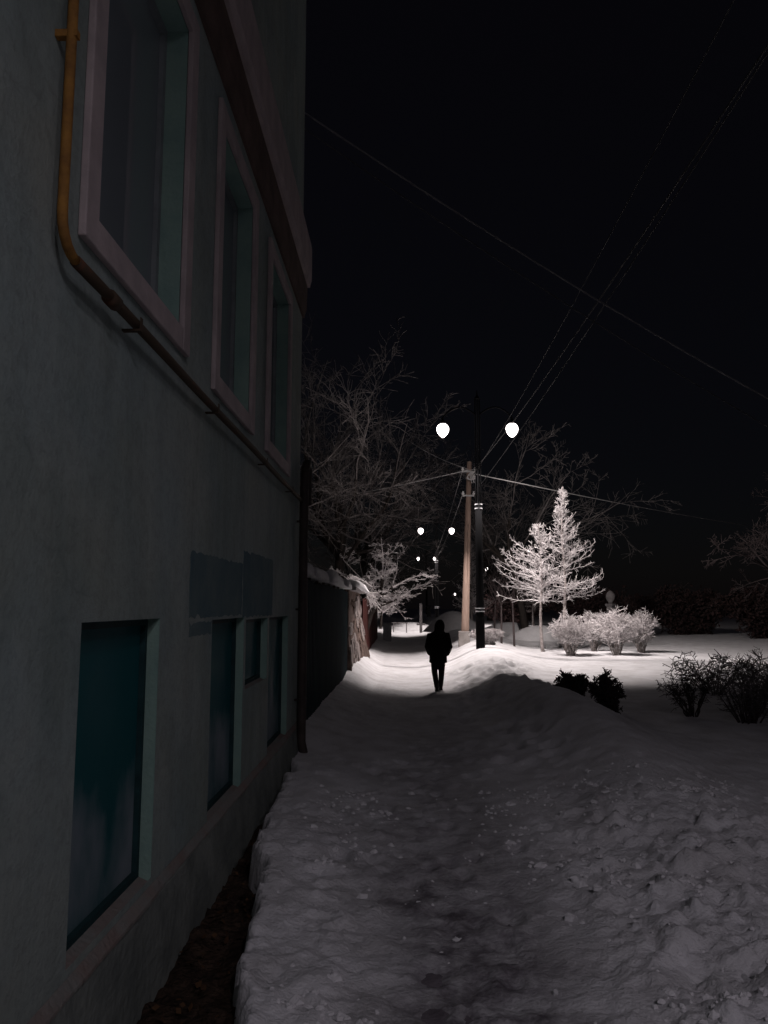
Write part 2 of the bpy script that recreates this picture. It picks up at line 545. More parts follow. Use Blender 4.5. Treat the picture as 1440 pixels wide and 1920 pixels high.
def snow_height(x, y):
    x = np.asarray(x, float); y = np.asarray(y, float)
    z = base_level(y)
    park = np.interp(y, [-50, 10, 20, 30, 40, 60, 300], [0.0, -0.06, -0.12, -0.02, 0.1, 0.2, 0.3])
    amp = np.interp(y, [-50, 4, 6, 8, 11, 13, 16, 19, 22, 25, 30, 36, 50, 300],
                    [0.08, 0.08, 0.11, 0.22, 0.48, 0.54, 0.38, 0.30, 0.36, 0.46, 0.48, 0.36, 0.25, 0.25])
    xc = np.interp(y, [0, 6, 11, 15, 20, 25, 40], [2.0, 2.3, 2.55, 2.35, 2.3, 2.7, 3.0])
    wl_ = 0.62 + 0.1 * vnoise(y * 0.7, y * 0 + 5, 3) + 0.35 * sstep(18, 24, y)
    wr_ = np.interp(y, [0, 10, 20, 26, 40], [1.0, 0.75, 0.9, 1.5, 2.0])
    w = np.where(x < xc, wl_, wr_)
    bank = amp * np.exp(-((x - xc) / w) ** 2)
    t = sstep(1.5, 3.6, x)
    z = z * (1 - t) + (park) * t + bank
    # gentle rut of the trodden path
    z = z - 0.06 * np.exp(-((x - 0.3) / 0.65) ** 2)
    # drift against fence and old wall
    z = z + np.interp(y, [9.5, 11, 15, 19, 22, 27, 32], [0.02, 0.16, 0.2, 0.25, 0.45, 0.50, 0.2]) * sstep(-0.55, -1.45, x)
    z = z + 0.06 * sstep(-0.35, -0.9, x) * sstep(10, 8, y)
    # broad swells
    z = z + 0.05 * fbm(x * 0.55, y * 0.5, 3, 11) * sstep(-0.5, 2.5, np.abs(x - 0.3))
    # lumps, coarser towards the right hand pile
    pathm = np.exp(-((x - 0.33 - 0.04 * y) / 0.62) ** 4)
    near = np.interp(y, [2, 5.5, 8, 12, 20, 40], [1.0, 1.0, 0.62, 0.42, 0.35, 0.12])
    rightm = sstep(0.75, 1.25, x) * sstep(4.6, 3.2, x)
    rough = near * (1 - 0.82 * pathm) * (0.55 + 0.75 * rightm * sstep(8.5, 6, y))
    warp = 0.06 * fbm(x * 6, y * 6, 2, 61)
    d1, v1 = worley((x + warp) * 4.2, (y + warp) * 4.2, 21)
    d2, v2 = worley((x - warp) * 11, (y + warp) * 11, 22)
    lump = np.clip(1 - (d1 / 0.62) ** 2, 0, 1) ** 1.6 * (v1 > 0.58) * v1 * 0.06 + np.clip(1 - (d2 / 0.6) ** 2, 0, 1) ** 1.5 * (v2 > 0.45) * v2 * 0.028
    z = z + rough * (lump + 0.07 * fbm(x * 2.6, y * 2.6, 5, 31, 0.55))
    z = z + 0.030 * near * (1 - 0.5 * pathm) * fbm(x * 8, y * 8, 3, 33) + 0.012 * sstep(9, 6, y) * (1 - 0.4 * pathm) * fbm(x * 26, y * 26, 2, 34) + 0.01 * fbm(x * 1.6, y * 1.6, 3, 35)
    for (dx, dy, r, h) in dents:
        m = (np.abs(x - dx) < 3 * r) & (np.abs(y - dy) < 4 * r)
        if m.any():
            q = np.hypot((x[m] - dx) / r, (y[m] - dy) / (1.4 * r)) if x.ndim else 0
            z[m] = z[m] - h * np.exp(-q ** 2) + 0.35 * h * np.exp(-((q - 1.6) / 0.5) ** 2)
    # bare pavement patches close to the camera
    bare = np.exp(-((x - 0.36) / 0.44) ** 4) * sstep(5.0, 3.2, y) * sstep(0.2, 0.6, y)
    z = z - bare * 0.030 * sstep(-0.28, 0.32, fbm(x * 4.5, y * 3.2, 6, 71, 0.68))
    # broken edge towards the trench by the house
    e = edge_x(y) + 0.05 * fbm(x * 8, y * 8, 3, 41)
    k = sstep(-0.10, 0.03, x - e)
    return z * k + (1 - k) * (-0.62)


def trod_mask(x, y):
    w = np.interp(y, [0, 4, 8, 20], [0.52, 0.52, 0.55, 0.6]) * (1 + 0.35 * fbm(x * 2.2, y * 2.2, 4, 78))
    m = np.exp(-(np.abs(x - 0.34 - 0.01 * y) / w) ** 3)
    m = m * np.interp(y, [0, 3.4, 5, 7, 11, 16], [1.0, 1.0, 0.70, 0.48, 0.30, 0.05])
    m = m + 0.22 * sstep(0.0, 0.6, fbm(x * 1.1, y * 0.8, 4, 77)) * np.interp(y, [0, 10, 15], [1, 1, 0.2])
    return np.clip(m, 0, 1)


def axis(segments):
    out = []
    for a, b, n in segments:
        out += list(np.linspace(a, b, n, endpoint=False))
    return np.array(out + [segments[-1][1]])


def geo(a, b, n):
    return list(a * (b / a) ** (np.arange(1, n + 1) / n))


xs = np.array(sorted([-1.7 - q for q in geo(0.05, 90, 36)] + list(np.arange(-1.7, 4.2, 0.0235)) + [4.2 + q - 0.03 for q in geo(0.03, 170, 130)]))
ys = [-60, -40, -25, -15, -10, -6, -4, -2.5, -1.5, -0.6, 0.2, 0.8, 1.2]
yv = 1.3
while yv < 300:
    ys.append(yv)
    yv += max(0.0195, 0.0052 * yv) if yv < 60 else 0.03 * yv
ys = np.array(ys)
X, Y = np.meshgrid(xs, ys)
Zs = snow_height(X.copy(), Y.copy())
ny, nx = X.shape
me = bpy.data.meshes.new('snow')
me.vertices.add(nx * ny)
me.vertices.foreach_set('co', np.stack([X, Y, Zs], -1).reshape(-1))
idx = np.arange(nx * ny).reshape(ny, nx)
q = np.stack([idx[:-1, :-1], idx[:-1, 1:], idx[1:, 1:], idx[1:, :-1]], -1).reshape(-1, 4)
me.loops.add(len(q) * 4); me.loops.foreach_set('vertex_index', q.reshape(-1).astype(np.int32))
me.polygons.add(len(q))
me.polygons.foreach_set('loop_start', np.arange(0, len(q) * 4, 4, dtype=np.int32))
me.polygons.foreach_set('loop_total', np.full(len(q), 4, dtype=np.int32))
me.polygons.foreach_set('use_smooth', np.ones(len(q), dtype=bool))
me.update(calc_edges=True)
attr = me.attributes.new('trod', 'FLOAT', 'POINT')
attr.data.foreach_set('value', trod_mask(X, Y).reshape(-1).astype(np.float32))
me.materials.append(M['snow'])
snow = tag(link(bpy.data.objects.new('snow', me)), kind='structure')


def gz(x, y):
    return float(snow_height(np.array([float(x)]), np.array([float(y)]))[0])


def sheet(name, x0, x1, y0, y1, nx_, ny_, zf, m):
    gx, gy = np.meshgrid(np.linspace(x0, x1, nx_), np.linspace(y0, y1, ny_))
    z = zf(gx, gy)
    V = np.stack([gx, gy, z], -1).reshape(-1, 3).tolist()
    ii = np.arange(nx_ * ny_).reshape(ny_, nx_)
    Fq = np.stack([ii[:-1, :-1], ii[:-1, 1:], ii[1:, 1:], ii[1:, :-1]], -1).reshape(-1, 4).tolist()
    return tag(MB().add(V, Fq).build(name, m, smooth=True), kind='structure')


sheet('soil', -1.6, 0.2, -4, 11.0, 70, 420,
      lambda x, y: -0.17 - 0.2 * sstep(5.5, 8, y) * sstep(-1.1, -0.8, x) + 0.05 * fbm(x * 5, y * 5, 4, 81) + 0.03 * fbm(x * 16, y * 16, 2, 82), M['soil'])
sheet('pavement', -0.55, 1.15, -6, 18, 30, 200,
      lambda x, y: base_level(y) - 0.088 - 0.12 * sstep(5.0, 6.5, y) + 0.006 * fbm(x * 3, y * 3, 3, 84), M['asphalt'])

# ================================================================== HOUSE
WX = -1.30           # front plane of the plaster
HY0, HY1 = -3.0, 9.85
WZ1 = 13.0
house = empty('house', (WX, 6.0, -0.3), label='mint green plastered two-storey house along the left edge with pink window surrounds', cat='house')


def hp(o):
    """parent keeping world coordinates (house empty is only translated)"""
    o.parent = house
    o.matrix_parent_inverse = Matrix.Translation(-house.location)
    return o


# openings: (y0, y1, z0, z1)
UP = [(3.05, 4.33, 3.37, 5.27), (5.24, 6.42, 3.36, 5.25), (7.35, 8.62, 3.36, 5.25)]
LOW = [(3.14, 4.17, 0.345, 1.68), (5.34, 6.44, 0.30, 1.65), (6.52, 7.58, 1.05, 1.63), (7.68, 8.97, 0.30, 1.63)]
PLZ = 0.29
opens = UP + LOW
ycuts = sorted({HY0, HY1} | {o[0] for o in opens} | {o[1] for o in opens})
zcuts = sorted({-0.6, WZ1} | {o[2] for o in opens} | {o[3] for o in opens})
wb = MB()
BACK = WX - 0.45
for i in range(len(ycuts) - 1):
    for j in range(len(zcuts) - 1):
        yc = (ycuts[i] + ycuts[i + 1]) / 2; zc = (zcuts[j] + zcuts[j + 1]) / 2
        if any(o[0] < yc < o[1] and o[2] < zc < o[3] for o in opens):
            continue
        y0, y1, z0, z1 = ycuts[i], ycuts[i + 1], zcuts[j], zcuts[j + 1]
        wb.add([(WX, y0, z0), (WX, y1, z0), (WX, y1, z1), (WX, y0, z1)], [(0, 1, 2, 3)])
# far gable end, rear and near end so that the house is a closed body
wb.add([(WX, HY1, -0.6), (-9, HY1, -0.6), (-9, HY1, WZ1), (WX, HY1, WZ1)], [(0, 1, 2, 3)])
wb.add([(WX, HY0, -0.6), (-9, HY0, -0.6), (-9, HY0, WZ1), (WX, HY0, WZ1)], [(0, 1, 2, 3)])
wb.add([(-9, HY0, -0.6), (-9, HY1, -0.6), (-9, HY1, WZ1), (-9, HY0, WZ1)], [(0, 1, 2, 3)])
hp(wb.build('wall', M['wall']))
rb = MB()
rb.add([(WX + 0.45, HY0 - 0.4, WZ1), (WX + 0.45, HY1 + 0.4, WZ1), (-5.2, HY1 + 0.4, WZ1 + 2.0), (-5.2, HY0 - 0.4, WZ1 + 2.0),
        (-9.4, HY1 + 0.4, WZ1), (-9.4, HY0 - 0.4, WZ1)], [(0, 1, 2, 3), (3, 2, 4, 5), (0, 3, 5), (1, 4, 2), (0, 5, 4, 1)])
hp(rb.build('roof', M['housewall']))


def window(o, upper):
    y0, y1, z0, z1 = o
    dep = 0.15 if upper else 0.085
    gx = WX - dep
    # frame with a mullion
    fb = MB()
    fw = 0.05 if upper else 0.035
    fb.box((gx - 0.03, y0, z0), (gx + 0.02, y0 + fw, z1)).box((gx - 0.03, y1 - fw, z0), (gx + 0.02, y1, z1))
    fb.box((gx - 0.03, y0 + fw, z0), (gx + 0.02, y1 - fw, z0 + fw)).box((gx - 0.03, y0 + fw, z1 - fw), (gx + 0.02, y1 - fw, z1))
    ym = (y0 + y1) / 2
    w = hp(fb.build('window', M['frame'] if not upper else M['frame_up']))

    def sub(ob):
        ob.parent = w
        return ob
    halves = ((y0 + fw, y1 - fw),)
    for a, b in halves:
        zr = ((z0 + fw, z1 - fw),)
        for c, d in zr:
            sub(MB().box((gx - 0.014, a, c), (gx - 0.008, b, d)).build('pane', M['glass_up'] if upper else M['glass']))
    # splayed plaster reveal (sides, head) and sill board
    r = MB()
    e = 0.001
    r.box((gx - 0.04, y0 - 0.05, z0 - 0.02), (WX - e, y0 - e, z1 + 0.02)).box((gx - 0.04, y1 + e, z0 - 0.02), (WX - e, y1 + 0.05, z1 + 0.02))
    r.box((gx - 0.04, y0, z1 + e), (WX - e, y1, z1 + 0.05))
    sub(r.build('reveal', M['reveal']))
    sl = MB()
    if upper:
        sl.box((gx - 0.04, y0, z0 - 0.05), (WX - e, y1, z0 - e))
        sub(sl.build('sill', M['trim']))
    else:
        sl.add([(gx - 0.04, y0, z0 + 0.03), (gx - 0.04, y1, z0 + 0.03), (WX - e, y1, z0 - 0.025), (WX - e, y0, z0 - 0.025),
                (gx - 0.04, y0, z0 - 0.08), (gx - 0.04, y1, z0 - 0.08), (WX - e, y1, z0 - 0.08), (WX - e, y0, z0 - 0.08)],
               [(0, 1, 2, 3), (4, 7, 6, 5), (3, 2, 6, 7), (0, 3, 7, 4), (1, 0, 4, 5), (2, 1, 5, 6)])
        sub(sl.build('sill', M['ledge']))
    # moulded surround of the upper windows
    if upper:
        tw = 0.135; p = 0.035
        t = MB()
        t.box((WX + e, y0 - tw, z0 - tw), (WX + p, y0 - 0.002, z1 + tw)).box((WX + e, y1 + 0.002, z0 - tw), (WX + p, y1 + tw, z1 + tw))
        t.box((WX + e, y0 - 0.002, z0 - tw), (WX + p - 0.003, y1 + 0.002, z0 - 0.002)).box((WX + e, y0 - 0.002, z1 + 0.002), (WX + p - 0.003, y1 + 0.002, z1 + tw))
        sub(t.build('surround', M['trim'], bevel=0.006))
    # dim room behind
    return w


for o in UP: window(o, True)
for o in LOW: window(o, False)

# plinth with a worn brick ledge
pl = MB()
gy = np.linspace(HY0, HY1, 160)
P = 0.035
ring = []
for yv_ in gy:
    jit = 0.014 * float(fbm(np.array([yv_ * 2.0]), np.array([1.0]), 4, 91)[0])
    ring.append([(WX + 0.002, yv_, -0.6), (WX + P + 0.05 + jit, yv_, -0.6), (WX + P + 0.03 + jit, yv_, 0.0), (WX + P + jit, yv_, PLZ - 0.035), (WX + 0.002, yv_, PLZ - 0.033)])
pl.loft(ring)
hp(pl.build('plinth', M['plinth']))
led = MB()
ring = []
for yv_ in gy:
    j = float(fbm(np.array([yv_ * 3.0]), np.array([7.0]), 4, 92)[0])
    ring.append([(WX + 0.003, yv_, PLZ - 0.032), (WX + P + 0.003 + 0.012 * j, yv_, PLZ - 0.031), (WX + P + 0.001 + 0.012 * j, yv_, PLZ - 0.018 + 0.006 * j), (WX + 0.003, yv_, PLZ + 0.022)])
led.loft(ring)
hp(led.build('ledge', M['ledge']))
# string course between the storeys, wrapping the far corner
scb = MB()
prof = [(0.002, 6.02), (0.09, 6.02), (0.10, 6.08), (0.11, 6.12), (0.11, 6.56), (0.10, 6.64), (0.06, 6.70), (0.002, 6.72)]
rings = []
for yv_, k in ((HY0, 0), (HY1, 1)):
    rings.append([(WX + p_, yv_ + (p_ if k else 0), z_) for p_, z_ in prof])
rings.append([(-9, HY1 + p_, z_) for p_, z_ in prof])
scb.loft(rings)
hp(scb.build('string_course', M['trim']))
mo = MB()
prof2 = [(0.002, 5.57), (0.03, 5.57), (0.035, 5.62), (0.055, 5.70), (0.06, 6.018), (0.002, 6.018)]
mo.loft([[(WX + p_, HY0, z_) for p_, z_ in prof2], [(WX + p_, HY1 + p_, z_) for p_, z_ in prof2], [(-9, HY1 + p_, z_) for p_, z_ in prof2]])
hp(mo.build('moulding', M['moulding']))
# gas pipe: ochre riser, then a weathered run along the wall
PX = WX + 0.06
g = MB()
yr, zr, R0 = 2.65, 3.06, 0.13
pts = [(PX, yr, 9.0), (PX, yr, 6.0), (PX, yr, 4.2), (PX, yr, zr + R0)]
for k in range(1, 6):
    a = math.pi / 2 * k / 5
    pts.append((PX, yr + R0 - R0 * math.cos(a), zr + R0 - R0 * math.sin(a)))
g.tube(pts, 0.0195, 12)
gp = hp(g.build('gas_pipe', M['ochre'], smooth=True))
g2 = MB()
g2.tube([(PX, yr + R0 + 0.001 + q_, zr + 0.004 * math.sin(q_ * 2.3)) for q_ in np.linspace(0, 6.75, 30)], 0.024, 12)
gp2 = hp(g2.build('gas_pipe', M['rustpipe'], smooth=True))
for yq in (3.45, 5.0, 6.9, 8.6):
    b_ = MB().box((WX + 0.001, yq - 0.015, zr - 0.035), (PX + 0.03, yq + 0.015, zr - 0.026)).box((PX + 0.027, yq - 0.015, zr - 0.026), (PX + 0.031, yq + 0.015, zr + 0.03))
    ob = b_.build('pipe_bracket', M['rustpipe']); ob.parent = gp2
ob = MB().tube([(PX, 3.12, zr), (PX, 3.2, zr)], 0.034, 12).build('pipe_coupling', M['rustpipe'], smooth=True); ob.parent = gp2
for zq in (3.9, 5.4):
    ob = MB().box((WX + 0.001, yr - 0.014, zq - 0.014), (PX + 0.026, yr + 0.014, zq + 0.014)).build('pipe_bracket', M['ochre']); ob.parent = gp
# downspout by the far corner
dsp = MB().tube([(WX + 0.09, HY1 + 0.10, 3.05), (WX + 0.11, HY1 - 0.02, 3.50), (WX + 0.11, HY1 - 0.14, 3.56), (WX + 0.10, HY1 - 0.24, 3.48), (WX + 0.09, HY1 - 0.25, 3.2),
                 (WX + 0.09, HY1 - 0.25, 1.4), (WX + 0.09, HY1 - 0.25, 0.1), (WX + 0.13, HY1 - 0.27, -0.05), (WX + 0.22, HY1 - 0.30, -0.12)], 0.055, 12)
dsp = hp(dsp.build('downspout', M['downspout'], smooth=True))
for zq in (0.6, 1.7, 2.8):
    ob = MB().lathe([(0.061, -0.02), (0.061, 0.02)], (WX + 0.09, HY1 - 0.25, zq), 12).box((WX + 0.001, HY1 - 0.27, zq - 0.012), (WX + 0.04, HY1 - 0.23, zq + 0.012)).build('bracket', M['downspout'])
    ob.parent = dsp
# painted-over patches of darker blue on the plaster
rp = random.Random(19)
for (a, b, c, d) in ((4.73, 6.335, 1.66, 2.10), (6.345, 7.85, 1.64, 2.22), (4.745, 5.33, 1.545, 1.652)):
    per = []
    for (p0, p1) in (((a, c), (b, c)), ((b, c), (b, d)), ((b, d), (a, d)), ((a, d), (a, c))):
        nn_ = max(3, int(math.hypot(p1[0] - p0[0], p1[1] - p0[1]) / 0.05))
        for k in range(nn_):
            t = k / nn_
            inx = 0.004 + abs(rp.gauss(0, 0.012))
            yy = p0[0] + (p1[0] - p0[0]) * t; zz = p0[1] + (p1[1] - p0[1]) * t
            yy += inx if yy <= a + 1e-6 else (-inx if yy >= b - 1e-6 else 0); zz += inx if zz <= c + 1e-6 else (-inx if zz >= d - 1e-6 else 0)
            per.append((yy, zz))
    hp(MB().loft([[(WX + 0.0005, y_, z_) for y_, z_ in per], [(WX + 0.0028, y_, z_) for y_, z_ in per]]).build('paint_patch', M['patch']))

# ================================================================== FENCE beyond the house
fence = empty('sheet_metal_fence', (-1.40, 15.0, -0.2), label='dark teal corrugated metal fence running from the house corner to the stone wall', cat='fence')


def under(par, o):
    o.parent = par
    o.matrix_parent_inverse = Matrix.Translation(-par.location)
    return o


FY0, FY1 = 9.98, 20.3
npan = 9
pw = (FY1 - FY0) / npan
pm = None
for i in range(npan):
    if pm is None:
        ring = []
        steps = 24
        for k in range(steps + 1):
            yy = k / steps * (pw - 0.012)
            xo = 0.018 * (1 if (k // 2) % 2 == 0 else -1)
            ring.append([(xo - 0.004, yy, 0), (xo + 0.004, yy, 0), (xo + 0.004, yy, 2.32), (xo - 0.004, yy, 2.32)])
        pm = MB().loft(ring).build('fence_panel', M['fence'])
        o = pm
    else:
        o = pm.copy(); COL.objects.link(o)
    o.parent = fence
    o.location = (0.0, FY0 + i * pw - 15.0, 0.0 + 0.015 * math.sin(i * 2.1))
for i in range(npan + 1):
    yq = FY0 + i * pw
    under(fence, MB().box((-1.475, yq - 0.04, -0.3), (-1.425, yq + 0.04, 2.20)).build('fence_post', M['fence_post']))
for zq in (0.5, 1.9):
    under(fence, MB().box((-1.455, FY0, zq - 0.02), (-1.424, FY1, zq + 0.02)).build('fence_rail', M['fence_post']))
under(fence, MB().box((-1.372, 11.05, -0.1), (-1.345, 11.20, 2.13)).build('fence_batten', M['fence_post']))


def snow_cap(name, y0, y1, xc, zf, wid, hgt, label, seed, m=M['cap_snow'], n=60, gap=None):
    """a rounded snow cushion lying along a wall top"""
    rr = []
    for i in range(n + 1):
        t = i / n
        y = y0 + (y1 - y0) * t
        endf = min(1, math.sin(math.pi * min(max(t, 0.0001), 0.9999)) * 5) ** 0.5
        nz_ = float(fbm(np.array([y * 1.9]), np.array([seed * 1.7]), 4, seed)[0])
        nw = float(fbm(np.array([y * 2.7]), np.array([seed * 3.1]), 4, seed + 5)[0])
        h = hgt * (1 + 0.6 * nz_) * endf + 0.01
        if gap:
            for (ga, gb) in gap:
                if ga < y < gb: h *= 0.12
        w = wid * (1 + 0.3 * nw) * (0.6 + 0.4 * endf)
        z = zf(y)
        ring = []
        for k in range(10):
            a = math.pi * k / 9
            sag = 0.05 * max(0, abs(math.cos(a)) - 0.75) * 4
            ring.append((xc + w * math.cos(a) * (1 + 0.08 * nz_), y, z + h * math.sin(a) ** 0.7 - sag * (0.6 + nw)))
        rr.append(ring)
    o = MB().loft(rr).build(name, m, smooth=True)
    return tag(o, label, 'snow', 'snow caps on the fence and wall')


snow_cap('snow_ridge', 10.3, 14.1, -1.42, lambda y: 2.21, 0.13, 0.13, 'thin dim snow ridge lying on the fence nearest the house', 3, gap=[(11.6, 12.1)])
snow_cap('snow_ridge', 15.0, 20.2, -1.42, lambda y: 2.21, 0.17, 0.20, 'lumpy snow cushion on the far end of the teal fence', 8, gap=[(17.4, 19.3)])

# ------------------------------------------------------------------ old stone wall end
ow = empty('old_stone_wall', (-1.3, 22.5, -0.2), label='old peeling plaster and stone wall end with flared foot past the teal fence', cat='wall')
rings = []
OY0, OY1 = 20.36, 26.6
for i in range(41):
    t = i / 40
    y = OY0 + (OY1 - OY0) * t
    ring = []
    for k in range(15):
        z = -0.4 + 2.55 * k / 14
        flare = 0.26 * sstep(0.35, 1, t) * float(sstep(1.7, -0.2, z)) ** 1.3 + 0.10 * float(sstep(1.4, -0.2, z))
        nn = float(fbm(np.array([y * 1.4]), np.array([z * 1.9]), 4, 95)[0])
        ring.append((-1.36 + flare + 0.05 * nn, y, z))
    top = [(-1.75, y, 2.15), (-1.75, y, -0.4)]
    rings.append(ring + top)
under(ow, MB().loft(rings).build('wall_core', M['stone']))


def chip(y, z, sy, sz, seed, m, name, dx=0.0, th=0.05):
    """irregular slab lying on the wall face"""
    r_ = random.Random(seed)
    n = 9
    front = []; back = []
    for k in range(n):
        a = 2 * math.pi * k / n
        rr_ = r_.uniform(0.7, 1.15)
        yy = y + sy * math.cos(a) * rr_; zz = z + sz * math.sin(a) * rr_
        yy = min(max(yy, OY0 + 0.03), OY1 - 0.03)
        t = (yy - OY0) / (OY1 - OY0)
        zc = max(zz, -0.35); zc = min(zc, 2.05)
        flare = 0.26 * float(sstep(0.35, 1, t)) * float(sstep(1.7, -0.2, zc)) ** 1.3 + 0.10 * float(sstep(1.4, -0.2, zc))
        nn = float(fbm(np.array([yy * 1.4]), np.array([zc * 1.9]), 4, 95)[0])
        xx = -1.36 + flare + 0.05 * nn
        front.append((xx + th + dx, yy, zc)); back.append((xx - 0.06, yy, zc))
    o = MB().loft([back, front]).build(name, m)
    return under(ow, o)


r5 = random.Random(12)
for k in range(17):
    chip(20.7 + 5.7 * ((k * 0.618) % 1), 0.05 + 1.85 * ((k * 0.414 + 0.2) % 1), r5.uniform(0.35, 0.8), r5.uniform(0.14, 0.36), 100 + k, M['plaster_old'], 'plaster_patch', th=0.028 + 0.0022 * k)
for k in range(26):
    chip(r5.uniform(20.6, 26.3), r5.uniform(-0.1, 1.95), r5.uniform(0.16, 0.34), r5.uniform(0.10, 0.17), 200 + k, M['stone'], 'stone', th=r5.uniform(0.015, 0.03) + 0.0007 * k)
under(ow, MB().box((-1.8, 20.34, 2.15), (-1.16, 26.75, 2.24)).build('coping', M['greystone']))
snow_cap('snow_ridge', 20.5, 26.9, -1.42, lambda y: 2.26 - 0.012 * (y - 20.5), 0.36, 0.20, 'thick bright snow cushion on top of the old stone wall', 14)

# frosted tufts hanging from the wall end
tuft = []
rt = random.Random(31)
for i in range(60):
    p = Vector((-1.05 + rt.uniform(-0.1, 0.1), 26.75 + rt.uniform(-0.1, 0.2), 2.1 + rt.uniform(-0.15, 0.1)))
    d = Vector((rt.uniform(-0.1, 0.35), rt.uniform(-0.2, 0.3), rt.uniform(-0.45, 0.15)))
    tuft.append((p, p + d, 0.012, 0.005))
tag(segs_mesh('dry_weeds', tuft, M['frost']), 'frosted weed tuft drooping from the far end of the stone wall', 'weeds')

# ------------------------------------------------------------------ red-brown board fence
rf = empty('board_fence', (-1.3, 36, -0.3), label='dark red-brown board fence beyond the old stone wall', cat='fence')
nb = 84
bd = None
for i in range(nb):
    y = 26.85 + i * 0.205
    hh = 2.28 + 0.03 * math.sin(i * 1.7)
    if bd is None:
        bd = MB().box((-0.012, 0, 0), (0.012, 0.195, 2.28)).build('board', M['redwood'])
        o = bd
    else:
        o = bd.copy(); COL.objects.link(o)
    o.parent = rf
    o.location = (0.0 + 0.004 * math.sin(i * 2.9), y - 36, 0.02 * math.sin(i * 1.3))
for zq in (0.4, 1.7):
    under(rf, MB().box((-1.36, 26.85, zq - 0.04), (-1.314, 44.05, zq + 0.04)).build('rail', M['redwood']))

ub = empty('utility_box', (-0.75, 44.5, -0.25), label='small pale metal utility cabinet at the end of the red-brown fence', cat='box')
under(ub, MB().box((-0.98, 44.4, -0.3), (-0.5, 44.8, 0.72)).build('cabinet', M['box'], bevel=0.01))
under(ub, MB().box((-0.95, 44.385, -0.1), (-0.53, 44.399, 0.66)).build('door', M['box']))
under(ub, MB().box((-1.02, 44.36, 0.721), (-0.46, 44.84, 0.76)).build('lid', M['box']))

# ================================================================== TREES
def perp(d, rng):
    a = Vector((rng.gauss(0, 1), rng.gauss(0, 1), rng.gauss(0, 1)))
    a = a - d * a.dot(d)
    return a.normalized() if a.length > 1e-6 else Vector((1, 0, 0))


def grow(segs, p, d, L, r, lev, rng, o):
    """one limb of wavering pieces with children along it"""
    n = max(3, int(L / o['step'][min(lev, len(o['step']) - 1)]))
    n = min(n, 9)
    st = L / n
    r0 = r
    kids = o['kids'][min(lev, len(o['kids']) - 1)]
    for i in range(n):
        d = (d + perp(d, rng) * o['wob'] + Vector((0, 0, o['up'][min(lev, len(o['up']) - 1)]))).normalized()
        q = p + d * st
        r2 = max(r0 * (1 - 0.88 * (i + 1) / n), o['rmin'])
        segs[0 if r > o['rsplit'] else 1].append((p, q, r, r2))
        if lev < o['max'] and (i + 1) / n > o.get('bare', 0.2):
            k = kids / n
            k = int(k) + (1 if rng.random() < k - int(k) else 0)
            for _ in range(k):
                ang = math.radians(rng.uniform(*o['ang']))
                cd = (d * math.cos(ang) + perp(d, rng) * math.sin(ang)).normalized()
                if 'flat' in o: cd = Vector((cd.x, cd.y, cd.z * o['flat'])).normalized()
                t = (i + 1) / n
                cl = L * rng.uniform(*o['ratio']) * (1.15 - 0.55 * t)
                grow(segs, p.lerp(q, rng.random()), cd, cl, max(r2 * 0.62, o['rmin']), lev + 1, rng, o)
        p = q; r = max(r2, o['rmin'])


def broad_tree(name, x, y, h, trunk_h, r, seed, label, m1, m2, lean=(0, 0), spread=(25, 60), opt=None, z0=None, nl=6, limb=None, group='bare trees along the path'):
    rng = random.Random(seed)
    z = (gz(x, y) - 0.15) if z0 is None else z0
    o = dict(step=[0.8, 0.5, 0.35, 0.25], kids=[7, 7, 6, 3], wob=0.2, up=[0.05, 0.03, 0.0, -0.01], max=3, ang=(25, 65), ratio=(0.38, 0.62), rmin=0.008, rsplit=0.07, bare=0.15)
    if opt: o.update(opt)
    segs = [[], []]
    p = Vector((0, 0, 0)); d = Vector((lean[0], lean[1], 1)).normalized()
    # trunk
    n = 7
    tr = []
    for i in range(n):
        q = p + d * (trunk_h / n)
        tr.append((p.copy(), q.copy(), r * (1.25 if i == 0 else 1 - 0.35 * i / n), r * (1 - 0.35 * (i + 1) / n)))
        d = (d + perp(d, rng) * 0.05).normalized(); p = q
    for k in range(nl):
        a = 2 * math.pi * (k + rng.random() * 0.7) / nl
        e = math.radians(rng.uniform(*spread))
        dd = Vector((math.cos(a) * math.sin(e), math.sin(a) * math.sin(e), math.cos(e)))
        L = limb if limb else (h - trunk_h)
        grow(segs, p - Vector((0, 0, rng.uniform(0, trunk_h * 0.22))), dd, L * rng.uniform(0.75, 1.0), r * 0.42, 0, rng, o)
    root = empty(name, (x, y, z), label=label, cat='tree', group=group)
    segs_mesh('trunk', tr + segs[0], m1, root, 6)
    segs_mesh('crown', segs[1], m2, root, 3)
    return root


# tall dim trees on the left behind the fences and over the path
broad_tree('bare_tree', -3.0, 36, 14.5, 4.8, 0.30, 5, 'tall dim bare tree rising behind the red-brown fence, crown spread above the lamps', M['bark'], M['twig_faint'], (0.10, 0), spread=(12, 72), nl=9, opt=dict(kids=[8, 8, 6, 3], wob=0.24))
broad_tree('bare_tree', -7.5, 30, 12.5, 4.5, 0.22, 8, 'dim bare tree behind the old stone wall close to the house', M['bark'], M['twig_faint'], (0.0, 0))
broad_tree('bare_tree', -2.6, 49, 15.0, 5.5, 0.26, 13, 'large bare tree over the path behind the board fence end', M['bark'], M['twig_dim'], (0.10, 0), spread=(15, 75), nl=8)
broad_tree('bare_tree', 6.6, 41, 12.5, 4.8, 0.22, 17, 'dim bare tree right of the nearest lamp post, behind the wooden pole', M['bark'], M['twig_faint'], (-0.08, 0), spread=(20, 60))
